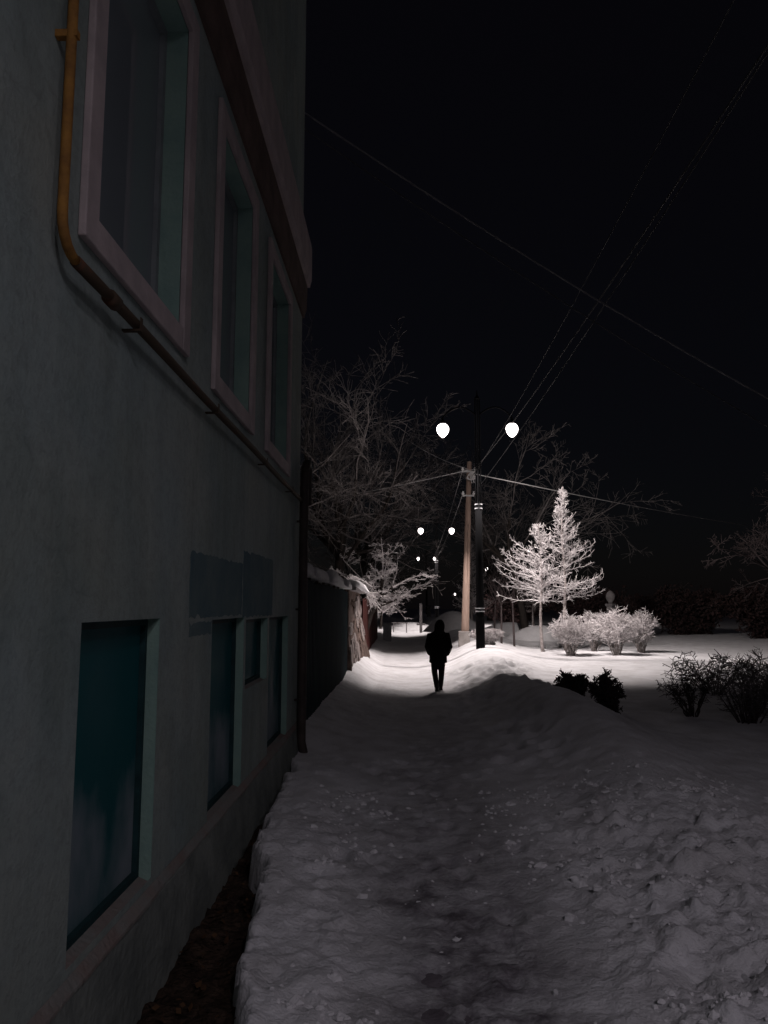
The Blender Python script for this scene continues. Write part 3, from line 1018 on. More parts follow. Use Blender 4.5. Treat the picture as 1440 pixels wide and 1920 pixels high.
# frosted tree leaning over the path, lit by the nearest lamp
broad_tree('frosted_tree', -1.75, 31.5, 6.0, 2.7, 0.14, 23, 'low frosted tree with flat brightly lit branches reaching over the path', M['bark'], M['frost'], (0.34, -0.08),
           spread=(25, 88), nl=10, limb=2.9,
           opt=dict(kids=[7, 6, 5, 2], up=[0.05, 0.02, 0.02, 0.0], wob=0.30, flat=0.42, ratio=(0.34, 0.55), rmin=0.0085, rsplit=0.055))
broad_tree('frosted_tree', -1.6, 62, 5.6, 1.6, 0.13, 29, 'small frosted tree over the far lit stretch of the path', M['bark'], M['frost'], (0.15, 0), spread=(40, 75), nl=6, limb=3.6,
           opt=dict(kids=[6, 6, 4, 2], flat=0.6, rmin=0.012))
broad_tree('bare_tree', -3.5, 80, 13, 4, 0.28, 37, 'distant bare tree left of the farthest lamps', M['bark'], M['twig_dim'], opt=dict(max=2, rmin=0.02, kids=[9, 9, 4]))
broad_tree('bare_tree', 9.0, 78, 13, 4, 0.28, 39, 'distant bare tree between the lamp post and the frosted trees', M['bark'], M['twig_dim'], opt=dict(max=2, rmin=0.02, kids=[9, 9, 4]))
broad_tree('bare_tree', 16.5, 32, 8.5, 2.8, 0.2, 41, 'almost black bare tree at the right edge of the park', M['bark'], M['darktwig'])


def larch(name, x, y, h, clear, r, reach, seed, label, m1, m2, skew=0.0, group='frosted park trees', dens=1.0, spire=0.0):
    """upright young tree: whorls of arching limbs set with short upturned twigs"""
    rng = random.Random(seed)
    z = gz(x, y) - 0.1
    root = empty(name, (x, y, z), label=label, cat='tree', group=group)
    tr = []; cr = []
    n = 14
    for i in range(n):
        z0, z1 = h * i / n, h * (i + 1) / n
        w = lambda q: 0.04 * math.sin(q * 1.7 + seed)
        tr.append((Vector((w(z0), 0, z0)), Vector((w(z1), 0, z1)), r * (1 - 0.9 * i / n) + 0.008, r * (1 - 0.9 * (i + 1) / n) + 0.008))
    zz = clear
    while zz < h - 0.15:
        t = (zz - clear) / (h - clear)
        cnt = 3 if t < 0.75 else 2
        for k in range(cnt):
            a = rng.uniform(0, 2 * math.pi)
            prof = (1 - t) ** 0.85 * (0.75 + 0.25 * min(1, t * 6))
            if spire: prof = max((1 - t / (1 - spire)) ** 0.62 if t < 1 - spire else 0, 0.20 * (1 - t) / spire * 0.9 + 0.05)
            L = reach * prof * rng.uniform(0.55, 1.12) * (1 + skew * math.cos(a))
            L = max(L, 0.12)
            e0 = rng.uniform(5, 30) + 30 * t
            ns = max(4, int(L / 0.17))
            p = Vector((0, 0, zz + rng.uniform(-0.05, 0.05)))
            ra = max(0.022 * (1 - 0.6 * t), 0.010)
            for i in range(ns):
                f = i / ns
                e = math.radians(e0 - 14 * math.sin(f * 3.1) + 30 * f * f)
                aa = a + 0.25 * math.sin(f * 4 + k + zz * 3)
                d = Vector((math.cos(aa) * math.cos(e), math.sin(aa) * math.cos(e), math.sin(e)))
                d = (d + perp(d, rng) * 0.12).normalized()
                q = p + d * (L / ns)
                rb_ = max(ra * (1 - 0.7 / ns), 0.007)
                cr.append((p, q, ra, rb_))
                for _ in range(int(2 * dens + rng.random() * 1.6)):
                    s = perp(d, rng)
                    td = (d * rng.uniform(0.3, 0.8) + s * rng.uniform(0.5, 1.0) + Vector((0, 0, rng.uniform(-0.05, 0.30)))).normalized()
                    tl = rng.uniform(0.12, 0.36) * (1.15 - 0.6 * f) * (0.6 + 0.4 * (1 - t))
                    b0 = p.lerp(q, rng.random()); b1 = b0 + td * tl * 0.55
                    td2 = (td + perp(td, rng) * 0.4 + Vector((0, 0, 0.12))).normalized()
                    b2 = b1 + td2 * tl * 0.5
                    cr.append((b0, b1, 0.008, 0.007)); cr.append((b1, b2, 0.007, 0.004))
                    if rng.random() < 0.75:
                        td3 = (td + perp(td, rng) * 0.9).normalized()
                        cr.append((b1, b1 + td3 * tl * 0.45, 0.007, 0.005))
                p = q; ra = rb_
        zz += rng.uniform(0.09, 0.165) * (1.0 if t < 0.7 else 0.8)
    segs_mesh('trunk', tr, m1, root, 6)
    segs_mesh('crown', cr, m2, root, 3)
    return root


larch('frosted_tree', at(1059, 1135, 30.5).x, 30.5, 6.55, 2.1, 0.075, 2.35, 3, 'tallest frosted tree with thin pointed top standing behind the frosted bushes', M['frostbark'], M['frost'], spire=0.30, dens=1.25)
larch('frosted_tree', at(1015, 1135, 29.6).x, 29.6, 5.0, 1.95, 0.06, 2.3, 9, 'shorter frosted tree on a slim pale trunk left of the tallest one', M['frostbark'], M['frost'], skew=-0.30, dens=1.15)
larch('frosted_tree', at(885, 1135, 50).x, 50.0, 5.6, 1.0, 0.08, 2.0, 15, 'frosted tree glimpsed behind the wooden utility pole', M['frostbark'], M['frost'])
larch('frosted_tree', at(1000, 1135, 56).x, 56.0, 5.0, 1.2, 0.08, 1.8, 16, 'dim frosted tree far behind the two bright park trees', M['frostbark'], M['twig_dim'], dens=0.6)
# slim dark saplings standing in the lit snow
for px, D, h, sd, lab in ((925, 33, 3.2, 2, 'slim dark sapling just right of the black lamp post'),
                          (939, 31, 2.9, 5, 'slim dark sapling leaning slightly, second from the black lamp post'),
                          (963, 31, 3.3, 7, 'slim dark sapling midway between lamp post and frosted trees')):
    rng = random.Random(sd)
    x = at(px, 1135, D).x
    root = empty('sapling', (x, D, gz(x, D) - 0.1), label=lab, cat='tree', group='slim dark saplings')
    tr = []; cr = [[], []]
    p = Vector((0, 0, 0)); d = Vector((rng.uniform(-0.06, 0.06), 0, 1)).normalized()
    for i in range(8):
        q = p + d * (h * 0.55 / 8); tr.append((p, q, 0.045 - 0.002 * i, 0.043 - 0.002 * i)); p = q
    for k in range(6):
        a = k * 1.05 + rng.random(); e = math.radians(rng.uniform(15, 50))
        grow(cr, p, Vector((math.cos(a) * math.sin(e), math.sin(a) * math.sin(e), math.cos(e))), h * 0.42, 0.02, 1, rng,
             dict(step=[0.3, 0.25, 0.2], kids=[5, 5, 4], wob=0.15, up=[0.05, 0.03], max=2, ang=(25, 60), ratio=(0.4, 0.6), rmin=0.006, rsplit=9))
    segs_mesh('trunk', tr, M['darktwig'], root, 6)
    segs_mesh('crown', cr[0] + cr[1], M['darktwig'], root, 3)


# ------------------------------------------------------------------ shrubs
def shrub(name, x, y, w, h, seed, label, m, ms, stems=26, lev=2, group=None, depth=None, rt_=0.008, clear=0.36, cat='bush', z=None, kids=(6, 4, 5), leaf=None, spr=1.0, lf=(3, 0.05)):
    rng = random.Random(seed)
    zb = (gz(x, y) if z is None else z) - 0.06
    root = empty(name, (x, y, zb), label=label, cat=cat, group=group)
    st = []; tw = []
    dp = depth or w * 0.8
    for k in range(stems):
        a = rng.uniform(0, 2 * math.pi); rr = math.sqrt(rng.random())
        b = Vector((0.08 * w * rr * math.cos(a), 0.08 * dp * rr * math.sin(a), 0))
        tip = Vector((0.5 * w * rr * math.cos(a) * spr, 0.5 * dp * rr * math.sin(a), h * (0.98 - 0.32 * rr ** 2) * rng.uniform(0.82, 1.05)))
        n = 7; p = b
        for i in range(n):
            t = (i + 1) / n
            q = b.lerp(tip, t) + Vector((0, 0, 0.10 * h * math.sin(math.pi * t))) + Vector((rng.gauss(0, 0.02), rng.gauss(0, 0.02), 0))
            r0 = 0.014 * (1 - 0.75 * (i / n)); r1 = 0.014 * (1 - 0.75 * t)
            (st if t < 0.5 else tw).append((p, q, r0, r1))
            if t > clear:
                d = (q - p).normalized()
                for _ in range(kids[0]):
                    if rng.random() > 0.75: continue
                    s = (d * rng.uniform(0.3, 0.8) + perp(d, rng)).normalized()
                    L = rng.uniform(0.10, 0.26) * h / 1.2
                    b0 = p.lerp(q, rng.random()); b1 = b0 + s * L
                    tw.append((b0, b1, rt_ * 1.2, rt_))
                    for _ in range(kids[1]):
                        if rng.random() > 0.6: continue
                        s2 = (s * 0.7 + perp(s, rng)).normalized()
                        c0 = b0.lerp(b1, rng.uniform(0.3, 1)); c1 = c0 + s2 * L * rng.uniform(0.3, 0.6)
                        tw.append((c0, c1, rt_, rt_ * 0.7))
            p = q
    segs_mesh('stems', st, ms, root, 4)
    segs_mesh('twigs', tw, m, root, 3)
    if leaf:
        lb = MB()
        for (p0, p1, _, _) in tw:
            for _ in range(lf[0]):
                if rng.random() < 0.55: continue
                c = p0.lerp(p1, rng.random()); u = Vector((rng.gauss(0, 1), rng.gauss(0, 1), rng.gauss(0, 1))).normalized()
                v = perp(u, rng); s = rng.uniform(0.5, 1) * lf[1]
                lb.add([c, c + u * s * 0.6 + v * s * 0.35, c + u * s * 1.3, c + u * s * 0.6 - v * s * 0.35], [(0, 1, 2, 3)])
        lb.build('leaves', leaf, root)
    return root


def pxw(px, D):
    return at(px, 1135, D).x


FG = 'frosted park bushes'
shrub('frosted_bush', pxw(1067, 28.0), 28.0, 1.5, 1.6, 1, 'round frosted bush nearest the frosted trees, left end of the bush row', M['frost'], M['frostbark'], 34, group=FG)
shrub('frosted_bush', pxw(1112, 30.0), 30.0, 1.3, 1.6, 2, 'frosted bush in the gap behind the round one', M['frost'], M['frostbark'], 26, group=FG)
shrub('frosted_bush', pxw(1153, 28.2), 28.2, 1.6, 1.65, 3, 'wide frosted bush in the middle of the row', M['frost'], M['frostbark'], 36, group=FG)
shrub('frosted_bush', pxw(1200, 29.5), 29.5, 1.5, 1.6, 4, 'dimmer frosted bush at the right end of the row', M['frost'], M['frostbark'], 32, group=FG)
shrub('low_hedge', pxw(913, 27.6), 27.6, 1.2, 0.66, 6, 'low trimmed frosted hedge beside the foot of the wooden pole', M['frost'], M['frostbark'], 44, clear=0.1, cat='hedge', depth=0.7, rt_=0.010, kids=(7, 5, 5))
DG = 'dark shrubs in front of the lit snow'
shrub('dark_shrub', pxw(1067, 14.2), 14.2, 0.66, 0.56, 7, 'dark leafy trimmed shrub poking over the snow bank, left of a pair', M['darktwig'], M['darktwig'], 34, group=DG, leaf=M['darkleaf'], clear=0.1, z=0.06, lf=(2, 0.032))
shrub('dark_shrub', pxw(1137, 13.0), 13.0, 0.60, 0.66, 8, 'dark leafy trimmed shrub on the snow bank, right of a pair', M['darktwig'], M['darktwig'], 30, group=DG, leaf=M['darkleaf'], clear=0.1, lf=(1, 0.032))
shrub('dark_bush', pxw(1290, 13.2), 13.2, 1.15, 0.85, 9, 'bare dark bush with spreading stems left of the biggest black bush', M['darktwig'], M['darktwig'], 18, group=DG, kids=(5, 3, 3), spr=1.25, rt_=0.0045)
shrub('dark_bush', pxw(1392, 12.6), 12.6, 1.6, 1.15, 10, 'biggest black bush at the right edge of the picture', M['twig_faint'], M['darktwig'], 30, group=DG, clear=0.22, kids=(6, 3, 3), rt_=0.0045)
shrub('dark_bush', pxw(1330, 16.5), 16.5, 1.8, 1.0, 11, 'dark bush half hidden behind the two black bushes at right', M['twig_faint'], M['darktwig'], 18, group=DG, kids=(4, 2, 3))

HG = 'black hedges closing the park'
for k, (px, D, w_, h_, lab) in enumerate(((1120, 47, 6.5, 2.6, 'black hedge behind the stone pillar and bush row'), (1290, 44, 7.5, 2.7, 'black hedge right of the stone pillar at the back of the park'),
                                     (1440, 40, 7.0, 2.8, 'black hedge at the right edge at the back of the park'), (960, 62, 7.0, 2.4, 'black hedge far behind the saplings'))):
    shrub('hedge', pxw(px, D), D, w_, h_, 300 + k, lab, M['darktwig'], M['darktwig'], 60, group=HG, leaf=M['darkleaf'], lf=(3, 0.22), clear=0.02, cat='hedge', depth=1.6, rt_=0.012, kids=(5, 3, 3))

# ================================================================== LAMP POSTS
def lamp_post(x, y, label, h=8.85, lamp_z=7.72, arm=1.19, gm=M['globe'], spot=SPOT_W, col=LAMP_COL, size=math.radians(100), blend=0.32, side=SIDE_FILL_W, omni=OMNI_W, group='double street lamps along the path', rz=0.0, light=True, zb=None):
    z = (gz(x, y) if zb is None else zb) - 0.2
    root = empty('street_lamp', (x, y, 0), rz, label, 'street lamp', group)
    s = MB()
    s.lathe([(0.15, z), (0.15, 1.35), (0.135, 1.4), (0.125, 3.3), (0.115, 5.2)], n=14)
    s.build('pole', M['black'], root, smooth=True)
    for (dx, dy) in ((-0.075, 0), (0.075, 0), (0, -0.05), (0, 0.05)):
        MB().tube([(dx, dy, 5.2), (dx, dy, h)], 0.022, 6).build('upper_rod', M['black'], root)
    for zq in (1.55, 1.65, 5.02, 5.16):
        MB().lathe([(0.155 if zq < 2 else 0.13, zq - 0.018), (0.155 if zq < 2 else 0.13, zq + 0.018)], n=14).build('band', M['band'], root)
    MB().lathe([(0.03, h - 0.05), (0.11, h), (0.03, h + 0.12), (0.01, h + 0.3)], n=10).build('finial', M['black'], root)
    for sx in (-1, 1):
        pts = []
        for k in range(9):
            t = k / 8
            pts.append((sx * (0.08 + (arm - 0.08) * t), 0, h - 0.55 + 0.35 * math.sin(t * math.pi * 0.8) - 0.32 * t * t))
        pts.append((sx * arm, 0, lamp_z + 0.34))
        MB().tube(pts, 0.028, 8).build('arm', M['black'], root, smooth=True)
        hd = MB().lathe([(0.03, 0.42), (0.05, 0.37), (0.085, 0.31), (0.10, 0.262)], (sx * arm, 0, lamp_z), 16).build('lamp_head', M['black'], root, smooth=True)
        gb = MB().lathe([(0.03, 0.262), (0.10, 0.245), (0.165, 0.20), (0.205, 0.13), (0.215, 0.05), (0.198, -0.03), (0.155, -0.11), (0.095, -0.18), (0.04, -0.225), (0.008, -0.235)], (sx * arm, 0, lamp_z), 12).build('globe', gm, hd, smooth=True)
        if light:
            ld = bpy.data.lights.new('lamp_bulb', 'SPOT')
            ld.energy = spot; ld.color = col
            ld.spot_size = size; ld.spot_blend = blend; ld.shadow_soft_size = 0.10
            lo = bpy.data.objects.new('lamp_bulb', ld)
            lo.location = (sx * arm, 0, lamp_z - 0.34)
            link(lo, root)
            # all-round glow of the globe itself
            l3 = bpy.data.lights.new('globe_glow', 'POINT')
            l3.energy = omni; l3.color = col; l3.shadow_soft_size = 0.27
            o3 = bpy.data.objects.new('globe_glow', l3)
            o3.location = (sx * arm, 0, lamp_z)
            link(o3, root)
            if side > 0:
                # extra flatter spot added to brighten the trees, aimed outwards over park and gardens
                l2 = bpy.data.lights.new('side_fill', 'SPOT')
                l2.energy = side * (1.0 if sx > 0 else 0.08); l2.color = col
                l2.spot_size = math.radians(116); l2.spot_blend = 0.5; l2.shadow_soft_size = 0.10
                d = Vector((sx * 0.80, 0.62, -0.30)).normalized()
                o2 = bpy.data.objects.new('side_fill', l2)
                o2.location = Vector((sx * arm, 0, lamp_z - 0.05)) + d * 0.34
                o2.rotation_euler = d.to_track_quat('-Z', 'Y').to_euler()
                link(o2, root)
    return root


LX = at(900, 1135, 26).x
lamp_post(LX, 26.0, 'nearest black lamp post with two brightly lit globes beside the wooden pole')
lamp_post(at(819, 1135, 59).x, 59.0, 'second lamp post down the path with two smaller lit globes', lamp_z=7.4, h=8.5, side=300)
lamp_post(at(800, 1135, 112).x, 112.0, 'farthest lamp post of the row with two tiny lit globes', lamp_z=8.45, h=9.6, light=False)
lamp_post(3.6, -4.5, 'lamp post of the same row standing behind the viewer', gm=M['globe_back'], spot=BACK_SPOT_W, col=BACK_COL, size=math.radians(165), blend=0.6, side=0, omni=BACK_OMNI_W)
# single lamp deep in the park
lx = at(913, 1067, 95)
pk = empty('park_lamp', (lx.x, 95, 0), label='single tiny park lamp glowing far right of the black post', cat='street lamp')
MB().tube([(0, 0, -0.2), (0, 0, lx.z - 0.2)], [0.09, 0.06], 8).build('pole', M['black'], pk)
MB().lathe([(0.05, -0.28), (0.17, -0.16), (0.21, 0.0), (0.15, 0.16), (0.05, 0.2)], (0, 0, lx.z), 12).build('globe', M['globe_far'], pk, smooth=True)
lx = at(853, 1114, 120)
pk = empty('park_lamp', (lx.x, 120, 0), label='faintest distant lamp low behind the wooden pole', cat='street lamp')
MB().tube([(0, 0, -0.2), (0, 0, lx.z - 0.2)], [0.09, 0.06], 8).build('pole', M['black'], pk)
MB().lathe([(0.05, -0.2), (0.12, -0.1), (0.14, 0.0), (0.1, 0.12), (0.05, 0.16)], (0, 0, lx.z), 10).build('globe', M['globe_far'], pk, smooth=True)

# ================================================================== WOODEN UTILITY POLE
PD = 30.0
pt = at(880, 866, PD); pb = at(872, 1190, PD)
pole = empty('utility_pole', (pb.x, PD, gz(pb.x, PD)), label='tall brown wooden utility pole on a concrete foot, wires fanning from its top', cat='utility pole')
def pole_at(z):
    t = (z - pb.z) / (pt.z - pb.z)
    return Vector((pb.x + (pt.x - pb.x) * t, PD, z))
zb = gz(pb.x, PD) - 0.3
under(pole, MB().tube([pole_at(zb), pole_at(1.2), pole_at(3.0), pole_at(5.0), pt], [0.165, 0.15, 0.132, 0.112, 0.096], 14).build('shaft', M['wood'], smooth=True))
under(pole, MB().box((pb.x - 0.26, PD - 0.24, zb), (pb.x + 0.16, PD + 0.05, 0.77)).build('concrete_footing', M['concrete'], bevel=0.02))
under(pole, MB().lathe([(0.145, -0.02), (0.145, 0.02)], (pole_at(0.8).x, PD, 0.8), 12).build('binding', M['steel']))
PZ = {'a': at(880, 885, PD).z, 'b': at(880, 930, PD).z}
for key, xl, xr in (('a', -0.26, 0.24), ('b', -0.22, 0.2)):
    z = PZ[key]; c = pole_at(z)
    a_ = under(pole, MB().box((c.x + xl, PD - 0.125, z - 0.03), (c.x + xr, PD - 0.095, z + 0.03)).build('crossarm', M['steel']))
    for sx in (xl, xr):
        ins = MB().lathe([(0.012, -0.08), (0.012, 0.0), (0.05, 0.01), (0.055, 0.05), (0.03, 0.07), (0.045, 0.09), (0.03, 0.13)], (c.x + sx, PD - 0.11, z + 0.04), 10)
        under(pole, ins.build('insulator', M['porcelain'], smooth=True))
z = at(880, 893, PD).z; c = pole_at(z)
jb = under(pole, MB().box((c.x + 0.02, PD - 0.21, z - 0.12), (c.x + 0.20, PD - 0.13, z + 0.14)).build('junction_box', M['steel'], bevel=0.01))
coil = MB()
for k in range(4):
    coil.tube([(c.x + 0.06 + 0.12 * math.cos(a) * (1 + 0.15 * k), PD - 0.23 - 0.012 * k, z - 0.04 - 0.02 * k + 0.13 * math.sin(a) * (1 - 0.1 * k)) for a in np.linspace(0, 6.2, 18)], 0.010, 5)
coil.tube([(c.x + 0.1, PD - 0.22, z - 0.1), (c.x + 0.16, PD - 0.22, z - 0.2), (c.x + 0.19, PD - 0.2, z - 0.3)], 0.014, 6)
coil.tube([(c.x + 0.04, PD - 0.22, z - 0.1), (c.x + 0.07, PD - 0.22, z - 0.24), (c.x + 0.10, PD - 0.2, z - 0.32)], 0.012, 6)
under(pole, coil.build('cable_coil', M['wire_frost'], smooth=True))
under(pole, MB().tube([pole_at(0.6) + Vector((-0.0, -0.135, 0)), pole_at(3) + Vector((0.02, -0.12, 0)), pole_at(4.9) + Vector((0.0, -0.105, 0))], 0.012, 6).build('earth_cable', M['rustpipe']))

# ------------------------------------------------------------------ overhead wires
def wire(a, b, sag, r, label, n=24, m=M['wire_frost']):
    a = Vector(a); b = Vector(b)
    pts = []
    for i in range(n + 1):
        t = i / n
        p = a.lerp(b, t); p.z -= sag * 4 * t * (1 - t)
        pts.append(p)
    return tag(MB().tube(pts, r, 6).build('overhead_wire', m, smooth=True), label, 'wire')


ca = pole_at(PZ['a']); cb = pole_at(PZ['b'])
wire(ca + Vector((-0.05, -0.1, 0.06)), at(540, 945, 42), 0.12, 0.02, 'bright frosted wire from the pole top to the left behind the fence')
wire(ca + Vector((0.22, -0.12, -0.10)), at(1400, 985, 62), 0.12, 0.021, 'bright frosted wire from the pole top to the right over the park')
wire(ca + Vector((-0.05, -0.1, 0.10)), at(760, 822, 35), 0.14, 0.010, 'short thin wire rising from the pole towards the left globe')
far = Vector((at(815, 1040, 70).x, 70, at(815, 1040, 70).z))
W1 = at(1410, -12, 6.0); W2 = at(1440, -10, 6.2); W3 = at(1310, 0, 7.5)
wire(ca + Vector((0.2, -0.12, 0.1)), W1 + (W1 - ca) * 0.6, 0.6, 0.011, 'brightest wire running from the pole overhead to the upper right', m=M['wire_dark'])
wire(cb + Vector((0.2, -0.12, 0.1)), W2 + (W2 - cb) * 0.6, 0.45, 0.009, 'thin wire from the lower pole bracket overhead to the upper right', m=M['wire_dark'])
wire(ca + Vector((0.05, -0.12, -0.28)), W3 + (W3 - ca) * 0.6, 0.6, 0.008, 'faint wire from the pole overhead, left of the other two', m=M['wire_dark'])
wire(ca + Vector((-0.26, -0.11, 0.10)), far, 0.35, 0.010, 'wire from the upper bracket going away down the path')
wire(cb + Vector((-0.22, -0.11, 0.10)), far + Vector((0, 0, -0.5)), 0.35, 0.010, 'wire from the lower bracket going away down the path')
wire(ca + Vector((0.24, -0.11, 0.12)), ca + Vector((-0.26, -0.11, 0.10)), 0.05, 0.009, 'short jumper wire across the top of the pole', n=6)
wire(at(566, 208, 10.2), at(1560, 812, 13.5), 0.16, 0.011, 'long service wire slanting across the black sky from the house corner', m=M['wire_grey'])
wire(at(566, 238, 10.2), at(1560, 868, 13.5), 0.16, 0.008, 'fainter second service wire just below the long slanting one', m=M['wire_dark'])

# ================================================================== PERSON
def ell(cx, cy, z, rx, ry, n=16):
    return [(cx + rx * math.cos(2 * math.pi * k / n), cy + ry * math.sin(2 * math.pi * k / n), z) for k in range(n)]


person_D = 18.6
pp = at(822, 1287, person_D)
pz = gz(pp.x, person_D)
H = 1.68
person = empty('person', (pp.x, person_D, pz - 0.01), rz=0.0, label='person in black hooded coat walking away along the lit path, hands in pockets', cat='person')


def remesh(o, vox=0.012, it=2):
    md = o.modifiers.new('remesh', 'REMESH'); md.mode = 'VOXEL'; md.voxel_size = vox; md.use_smooth_shade = True
    sm = o.modifiers.new('smooth', 'SMOOTH'); sm.iterations = it; sm.factor = 0.5
    return o


# body: one continuous figure (faces away from the camera, +y)
b = MB()
b.loft([ell(0.0, 0, 0.78, 0.15, 0.10), ell(0, 0, 0.88, 0.165, 0.11), ell(0.0, 0, 1.02, 0.145, 0.10), ell(0.005, 0.01, 1.18, 0.16, 0.105), ell(0.01, 0.02, 1.30, 0.175, 0.09), ell(0.02, 0.03, 1.37, 0.11, 0.07), ell(0.03, 0.045, 1.42, 0.055, 0.055)])
b.tube([(0.03, 0.045, 1.36), (0.04, 0.07, 1.47)], 0.052, 10)
hx, hy, hz = 0.045, 0.085, 1.545
hr = []
for k in range(9):
    a = -math.pi / 2 + math.pi * (k + 0.02) / 8.04
    hr.append(ell(hx, hy, hz + 0.115 * math.sin(a), 0.075 * math.cos(a) + 0.003, 0.092 * math.cos(a) + 0.003))
b.loft(hr)
b.tube([(hx, hy + 0.085, hz + 0.015), (hx, hy + 0.112, hz - 0.02), (hx, hy + 0.088, hz - 0.03)], [0.010, 0.017, 0.012], 8)     # nose
b.tube([(hx - 0.025, hy + 0.082, hz - 0.062), (hx + 0.025, hy + 0.082, hz - 0.062)], 0.010, 8)                               # mouth
for sx in (-1, 1):
    b.tube([(hx + sx * 0.074, hy - 0.01, hz + 0.02), (hx + sx * 0.082, hy - 0.005, hz - 0.03)], 0.014, 6)                     # ears
    b.tube([(hx + sx * 0.018, hy + 0.085, hz + 0.022), (hx + sx * 0.046, hy + 0.076, hz + 0.022)], 0.010, 6)                   # brows
SH = {-1: (-0.185, 0.015, 1.31), 1: (0.205, 0.02, 1.32)}
EL = {-1: (-0.255, -0.06, 1.04), 1: (0.275, -0.055, 1.03)}
WR = {-1: (-0.200, 0.07, 0.90), 1: (0.215, 0.07, 0.89)}
for sx in (-1, 1):
    b.tube([(0.05 * sx, 0.01, 1.30), SH[sx], EL[sx], WR[sx]], [0.06, 0.058, 0.045, 0.032], 10)
    w = Vector(WR[sx])
    b.tube([w, w + Vector((-0.03 * sx, 0.035, -0.045)), w + Vector((-0.05 * sx, 0.055, -0.075))], [0.03, 0.038, 0.036], 8)       # palm, inside the pocket
    for k in range(4):
        f0 = w + Vector((-0.05 * sx, 0.04 + 0.014 * k, -0.075)); f1 = f0 + Vector((-0.018 * sx, 0.012, -0.03 - 0.004 * (k % 3)))
        b.tube([f0, f1, f1 + Vector((0.004 * sx, 0.008, -0.02))], [0.0095, 0.009, 0.008], 6)
    b.tube([w + Vector((-0.02 * sx, 0.05, -0.03)), w + Vector((-0.025 * sx, 0.085, -0.055))], [0.012, 0.010], 6)                 # thumb
LEG = {-1: [(-0.085, 0.0, 0.82), (-0.088, 0.03, 0.47), (-0.040, -0.04, 0.09)], 1: [(0.085, 0, 0.82), (0.082, 0.07, 0.46), (0.060, 0.12, 0.10)]}
for sx in (-1, 1):
    a, k_, c = LEG[sx]
    b.tube([a, k_, c], [0.078, 0.055, 0.038], 10)
    b.tube([Vector(c) + Vector((0, -0.03, -0.04)), Vector(c) + Vector((0, 0.13, -0.055))], [0.04, 0.033], 8)
remesh(b.build('body', M['skin'], person))
# hair
hb = MB()
hb.loft([ell(hx, hy - 0.012, hz - 0.06, 0.074, 0.075), ell(hx, hy - 0.012, hz + 0.02, 0.083, 0.092), ell(hx, hy - 0.008, hz + 0.085, 0.066, 0.078), ell(hx, hy, hz + 0.125, 0.02, 0.025)])
hb.build('hair', M['hair'], person, smooth=True)
# coat with hood and sleeves
c = MB()
c.loft([ell(0.0, 0.0, 0.665, 0.212, 0.155, 20), ell(0.0, 0.0, 0.74, 0.212, 0.155, 20), ell(0.0, 0, 0.90, 0.208, 0.150, 20), ell(0.0, 0, 1.04, 0.198, 0.145, 20),
        ell(0.0, 0.0, 1.18, 0.212, 0.145, 20), ell(0.005, 0.01, 1.29, 0.215, 0.13, 20), ell(0.015, 0.02, 1.36, 0.165, 0.11, 20), ell(0.03, 0.04, 1.42, 0.118, 0.115, 20),
        ell(0.04, 0.055, 1.48, 0.125, 0.13, 20), ell(0.045, 0.06, 1.56, 0.122, 0.13, 20), ell(0.05, 0.055, 1.63, 0.095, 0.11, 20), ell(0.052, 0.05, 1.675, 0.05, 0.06, 20), ell(0.052, 0.05, 1.685, 0.015, 0.02, 20)])
for sx in (-1, 1):
    c.tube([(0.10 * sx, 0.01, 1.31), SH[sx], EL[sx], Vector(WR[sx]) + Vector((0, 0, 0.0)), Vector(WR[sx]) + Vector((-0.02 * sx, 0.02, -0.05))], [0.088, 0.085, 0.073, 0.068, 0.05], 12)
c.tube([(-0.03, -0.12, 1.37), (0.03, -0.145, 1.40), (0.09, -0.11, 1.37)], 0.035, 8)
remesh(c.build('coat', M['coat'], person), 0.014, 2)
t = MB()
t.loft([ell(0.0, 0, 0.62, 0.155, 0.10), ell(0, 0, 0.82, 0.175, 0.115)])
for sx in (-1, 1):
    a, k_, cc = LEG[sx]
    mid = Vector(k_).lerp(Vector(cc), 0.5) + Vector((0, -0.01, 0))
    t.tube([a, Vector(a).lerp(Vector(k_), 0.5), k_, mid, cc], [0.095, 0.088, 0.074, 0.066, 0.055], 12)
remesh(t.build('trousers', M['trouser'], person), 0.012, 2)
for sx in (-1, 1):
    cc = Vector(LEG[sx][2])
    bt = MB()
    bt.tube([cc + Vector((0, 0, 0.10)), cc + Vector((0, -0.01, -0.02))], [0.05, 0.052], 10)
    bt.loft([[(cc.x + 0.045 * sgx * kx, cc.y + yy, zq) for (sgx, kx, zq) in ((-1, 1, 0.0), (1, 1, 0.0), (1, 0.9, zt), (-1, 0.9, zt))]
             for yy, zt in ((-0.075, 0.07), (-0.02, 0.11), (0.06, 0.085), (0.14, 0.055), (0.18, 0.03))])
    remesh(bt.build('boot', M['boot'], person), 0.010, 3)

